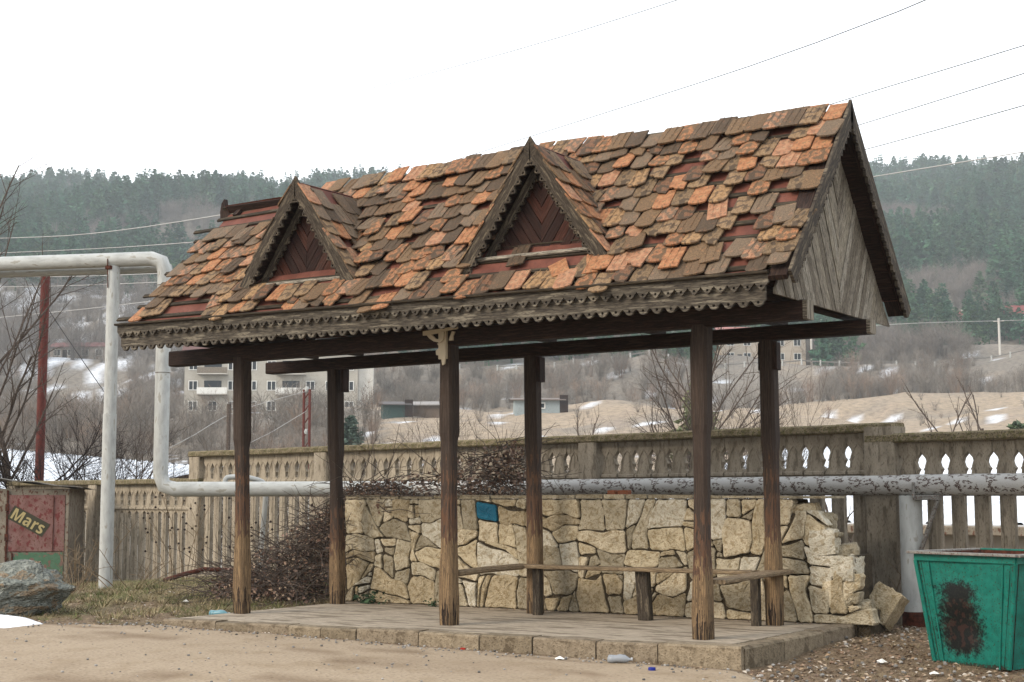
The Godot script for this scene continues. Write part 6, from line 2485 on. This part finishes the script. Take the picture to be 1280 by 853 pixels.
			for i in 4:
				var w: Vector3 = pts[2 + i]
				var e := w + Vector3(r.randf_range(-1, 1), r.randf_range(0.1, 0.8), r.randf_range(-1, 1)).normalized() * r.randf_range(0.1, 0.28)
				tube(st, [w, w.lerp(e, 0.5) + Vector3(0, 0.015, 0), e], [0.004, 0.0035, 0.003], 3)
				if "burr" in q[1]:
					tube(heads, [e - Vector3(0, 0.016, 0), e, e + Vector3(0, 0.016, 0)], [0.006, 0.02, 0.006], 6, true)
			var so := obj("stalk", done(st), mats.pale_wood, t)
			if "burr" in q[1]:
				obj("seed_heads", done(heads), mats.dark_bark, so)
	# small evergreen weeds at the foot of the wall
	for q in [[462, 748, "dark green weed tuft at the foot of the wall near the rear post", 0.2], [543, 756, "tiny green weed at the wall foot beside the middle post", 0.1]]:
		var w := at_z(q[0], q[1], -1.0)
		var t := obj("weed", weed_mesh(q[3], 70, int(q[0])), mats.leaf)
		t.position = Vector3(w.x, 0.0, -0.98)
		tag(t, q[2], "weed")

func weed_mesh(size: float, n: int, sd: int) -> ArrayMesh:
	var r := RandomNumberGenerator.new()
	r.seed = sd
	var st := start()
	for k in n:
		st.set_color(Color(0.03, 0.05, 0.025) * r.randf_range(0.7, 1.8))
		var p := Vector3(r.randfn(0, 0.5), absf(r.randfn(0.2, 0.3)), r.randfn(0, 0.2)) * size
		leaf(st, p, size * r.randf_range(0.2, 0.4), r)
	return done(st)

# ------------------------------------------------------------------ small things
func bottle(called: String, label: String, at: Vector3, turn: float, length: float, rad: float, c: Color, cap: Color) -> void:
	var t := thing(called, label, "bottle", at + Vector3(0, rad, 0))
	t.rotation.y = turn
	var st := start(true)
	var l := length
	var prof := [[0.0, 0.6], [0.03, 0.95], [0.2, 1.0], [0.35, 0.86], [0.5, 1.0], [0.7, 0.95], [0.82, 0.6], [0.9, 0.33], [0.96, 0.33]]
	var pts := []
	var rr := []
	for p in prof:
		pts.append(Vector3(p[0] * l, -0.1 * rad * sin(p[0] * 9.0), 0))
		rr.append(p[1] * rad)
	tube(st, pts, rr, 12, true)
	obj("body", done(st), plain(c, 0.25), t)
	st = start(true)
	tube(st, [Vector3(l * 0.95, 0, 0), Vector3(l * 1.02, 0, 0)], [rad * 0.4, rad * 0.4], 10, true)
	obj("cap", done(st), plain(cap, 0.5), t)

func make_small_things() -> void:
	var p := at_height(760, 829, -0.14)
	bottle("plastic_bottle", "crushed clear plastic bottle lying below the kerb", Vector3(p.x, near_y(p.x, p.z) + 0.012, p.z), 0.3, 0.2, 0.034, Color(0.50, 0.51, 0.52), Color(0.6, 0.6, 0.6))
	p = at_height(296, 772, -0.08)
	p = Vector3(-3.0, 0, 0.85)
	bottle("plastic_bottle", "pale turquoise plastic bottle lying in the grass behind the platform corner", Vector3(p.x, near_y(p.x, p.z) + 0.01, p.z), 0.2, 0.24, 0.036, Color(0.36, 0.50, 0.53), Color(0.6, 0.64, 0.64))
	p = at_height(815, 838, -0.15)
	var st := start(true)
	tube(st, [Vector3(0, 0, 0), Vector3(0, 0.02, 0), Vector3(0, 0.024, 0)], [0.03, 0.03, 0.024], 14, true)
	var cap := obj("bottle_cap", done(st), plain(Color(0.05, 0.10, 0.40), 0.5))
	cap.position = Vector3(p.x, near_y(p.x, p.z) + 0.012, p.z)
	tag(cap, "blue bottle cap on the road below the kerb", "bottle cap")
	p = at_height(577, 813, -0.12)
	st = start()
	prism(st, PackedVector2Array([Vector2(0, 0), Vector2(0.05, 0.01), Vector2(0.06, 0.04), Vector2(0.02, 0.05)]), Vector3.ZERO, Vector3.RIGHT, Vector3.BACK, Vector3(0, 0.012, 0))
	var scrap := obj("plastic_scrap", done(st), plain(Color(0.55, 0.12, 0.07), 0.6))
	scrap.position = Vector3(p.x, near_y(p.x, p.z) + 0.012, p.z)
	tag(scrap, "small orange red plastic scrap beside the kerb", "litter")
	# crumpled white papers
	var k := 0
	for q in [[232, 764, "white paper scrap on the grass left of the platform"], [1103, 824, "crumpled white paper in the dirt left of the green bin"], [1168, 836, "white rag scrap lying against the foot of the green bin"], [700, 825, "white wrapper flattened at the kerb foot"]]:
		var g := at_height(q[0], q[1], -0.13)
		st = start()
		var r := RandomNumberGenerator.new()
		r.seed = 900 + k
		var pts := []
		for i in 12:
			var a := TAU * i / 12.0
			pts.append(Vector3(cos(a) * r.randf_range(0.02, 0.05), r.randf_range(0.0, 0.015), sin(a) * r.randf_range(0.02, 0.045)))
		for i in 12:
			tri(st, Vector3(0, 0.032, 0), pts[i], pts[(i + 1) % 12])
		var o := obj("paper_scrap", done(st), plain(Color(0.78, 0.77, 0.74), 0.8))
		o.position = Vector3(g.x, near_y(g.x, g.z) + 0.012, g.z)
		tag(o, q[2], "litter")
		k += 1
	# brick pieces left on the wall
	for q in [[766, "orange brick stub left on top of the wall, with a chipped end"], [781, "longer orange brick stub lying on the wall top"]]:
		var w := at_z(q[0], 627, -1.3)
		var b := obj("brick_piece", rough_block(Vector3(0.09 if q[0] < 770 else 0.12, 0.045, 0.08), int(q[0]), 0.12), plain(Color(0.46, 0.28, 0.2), 0.95))
		b.position = Vector3(w.x, 1.235, -1.3)
		tag(b, q[1], "brick")
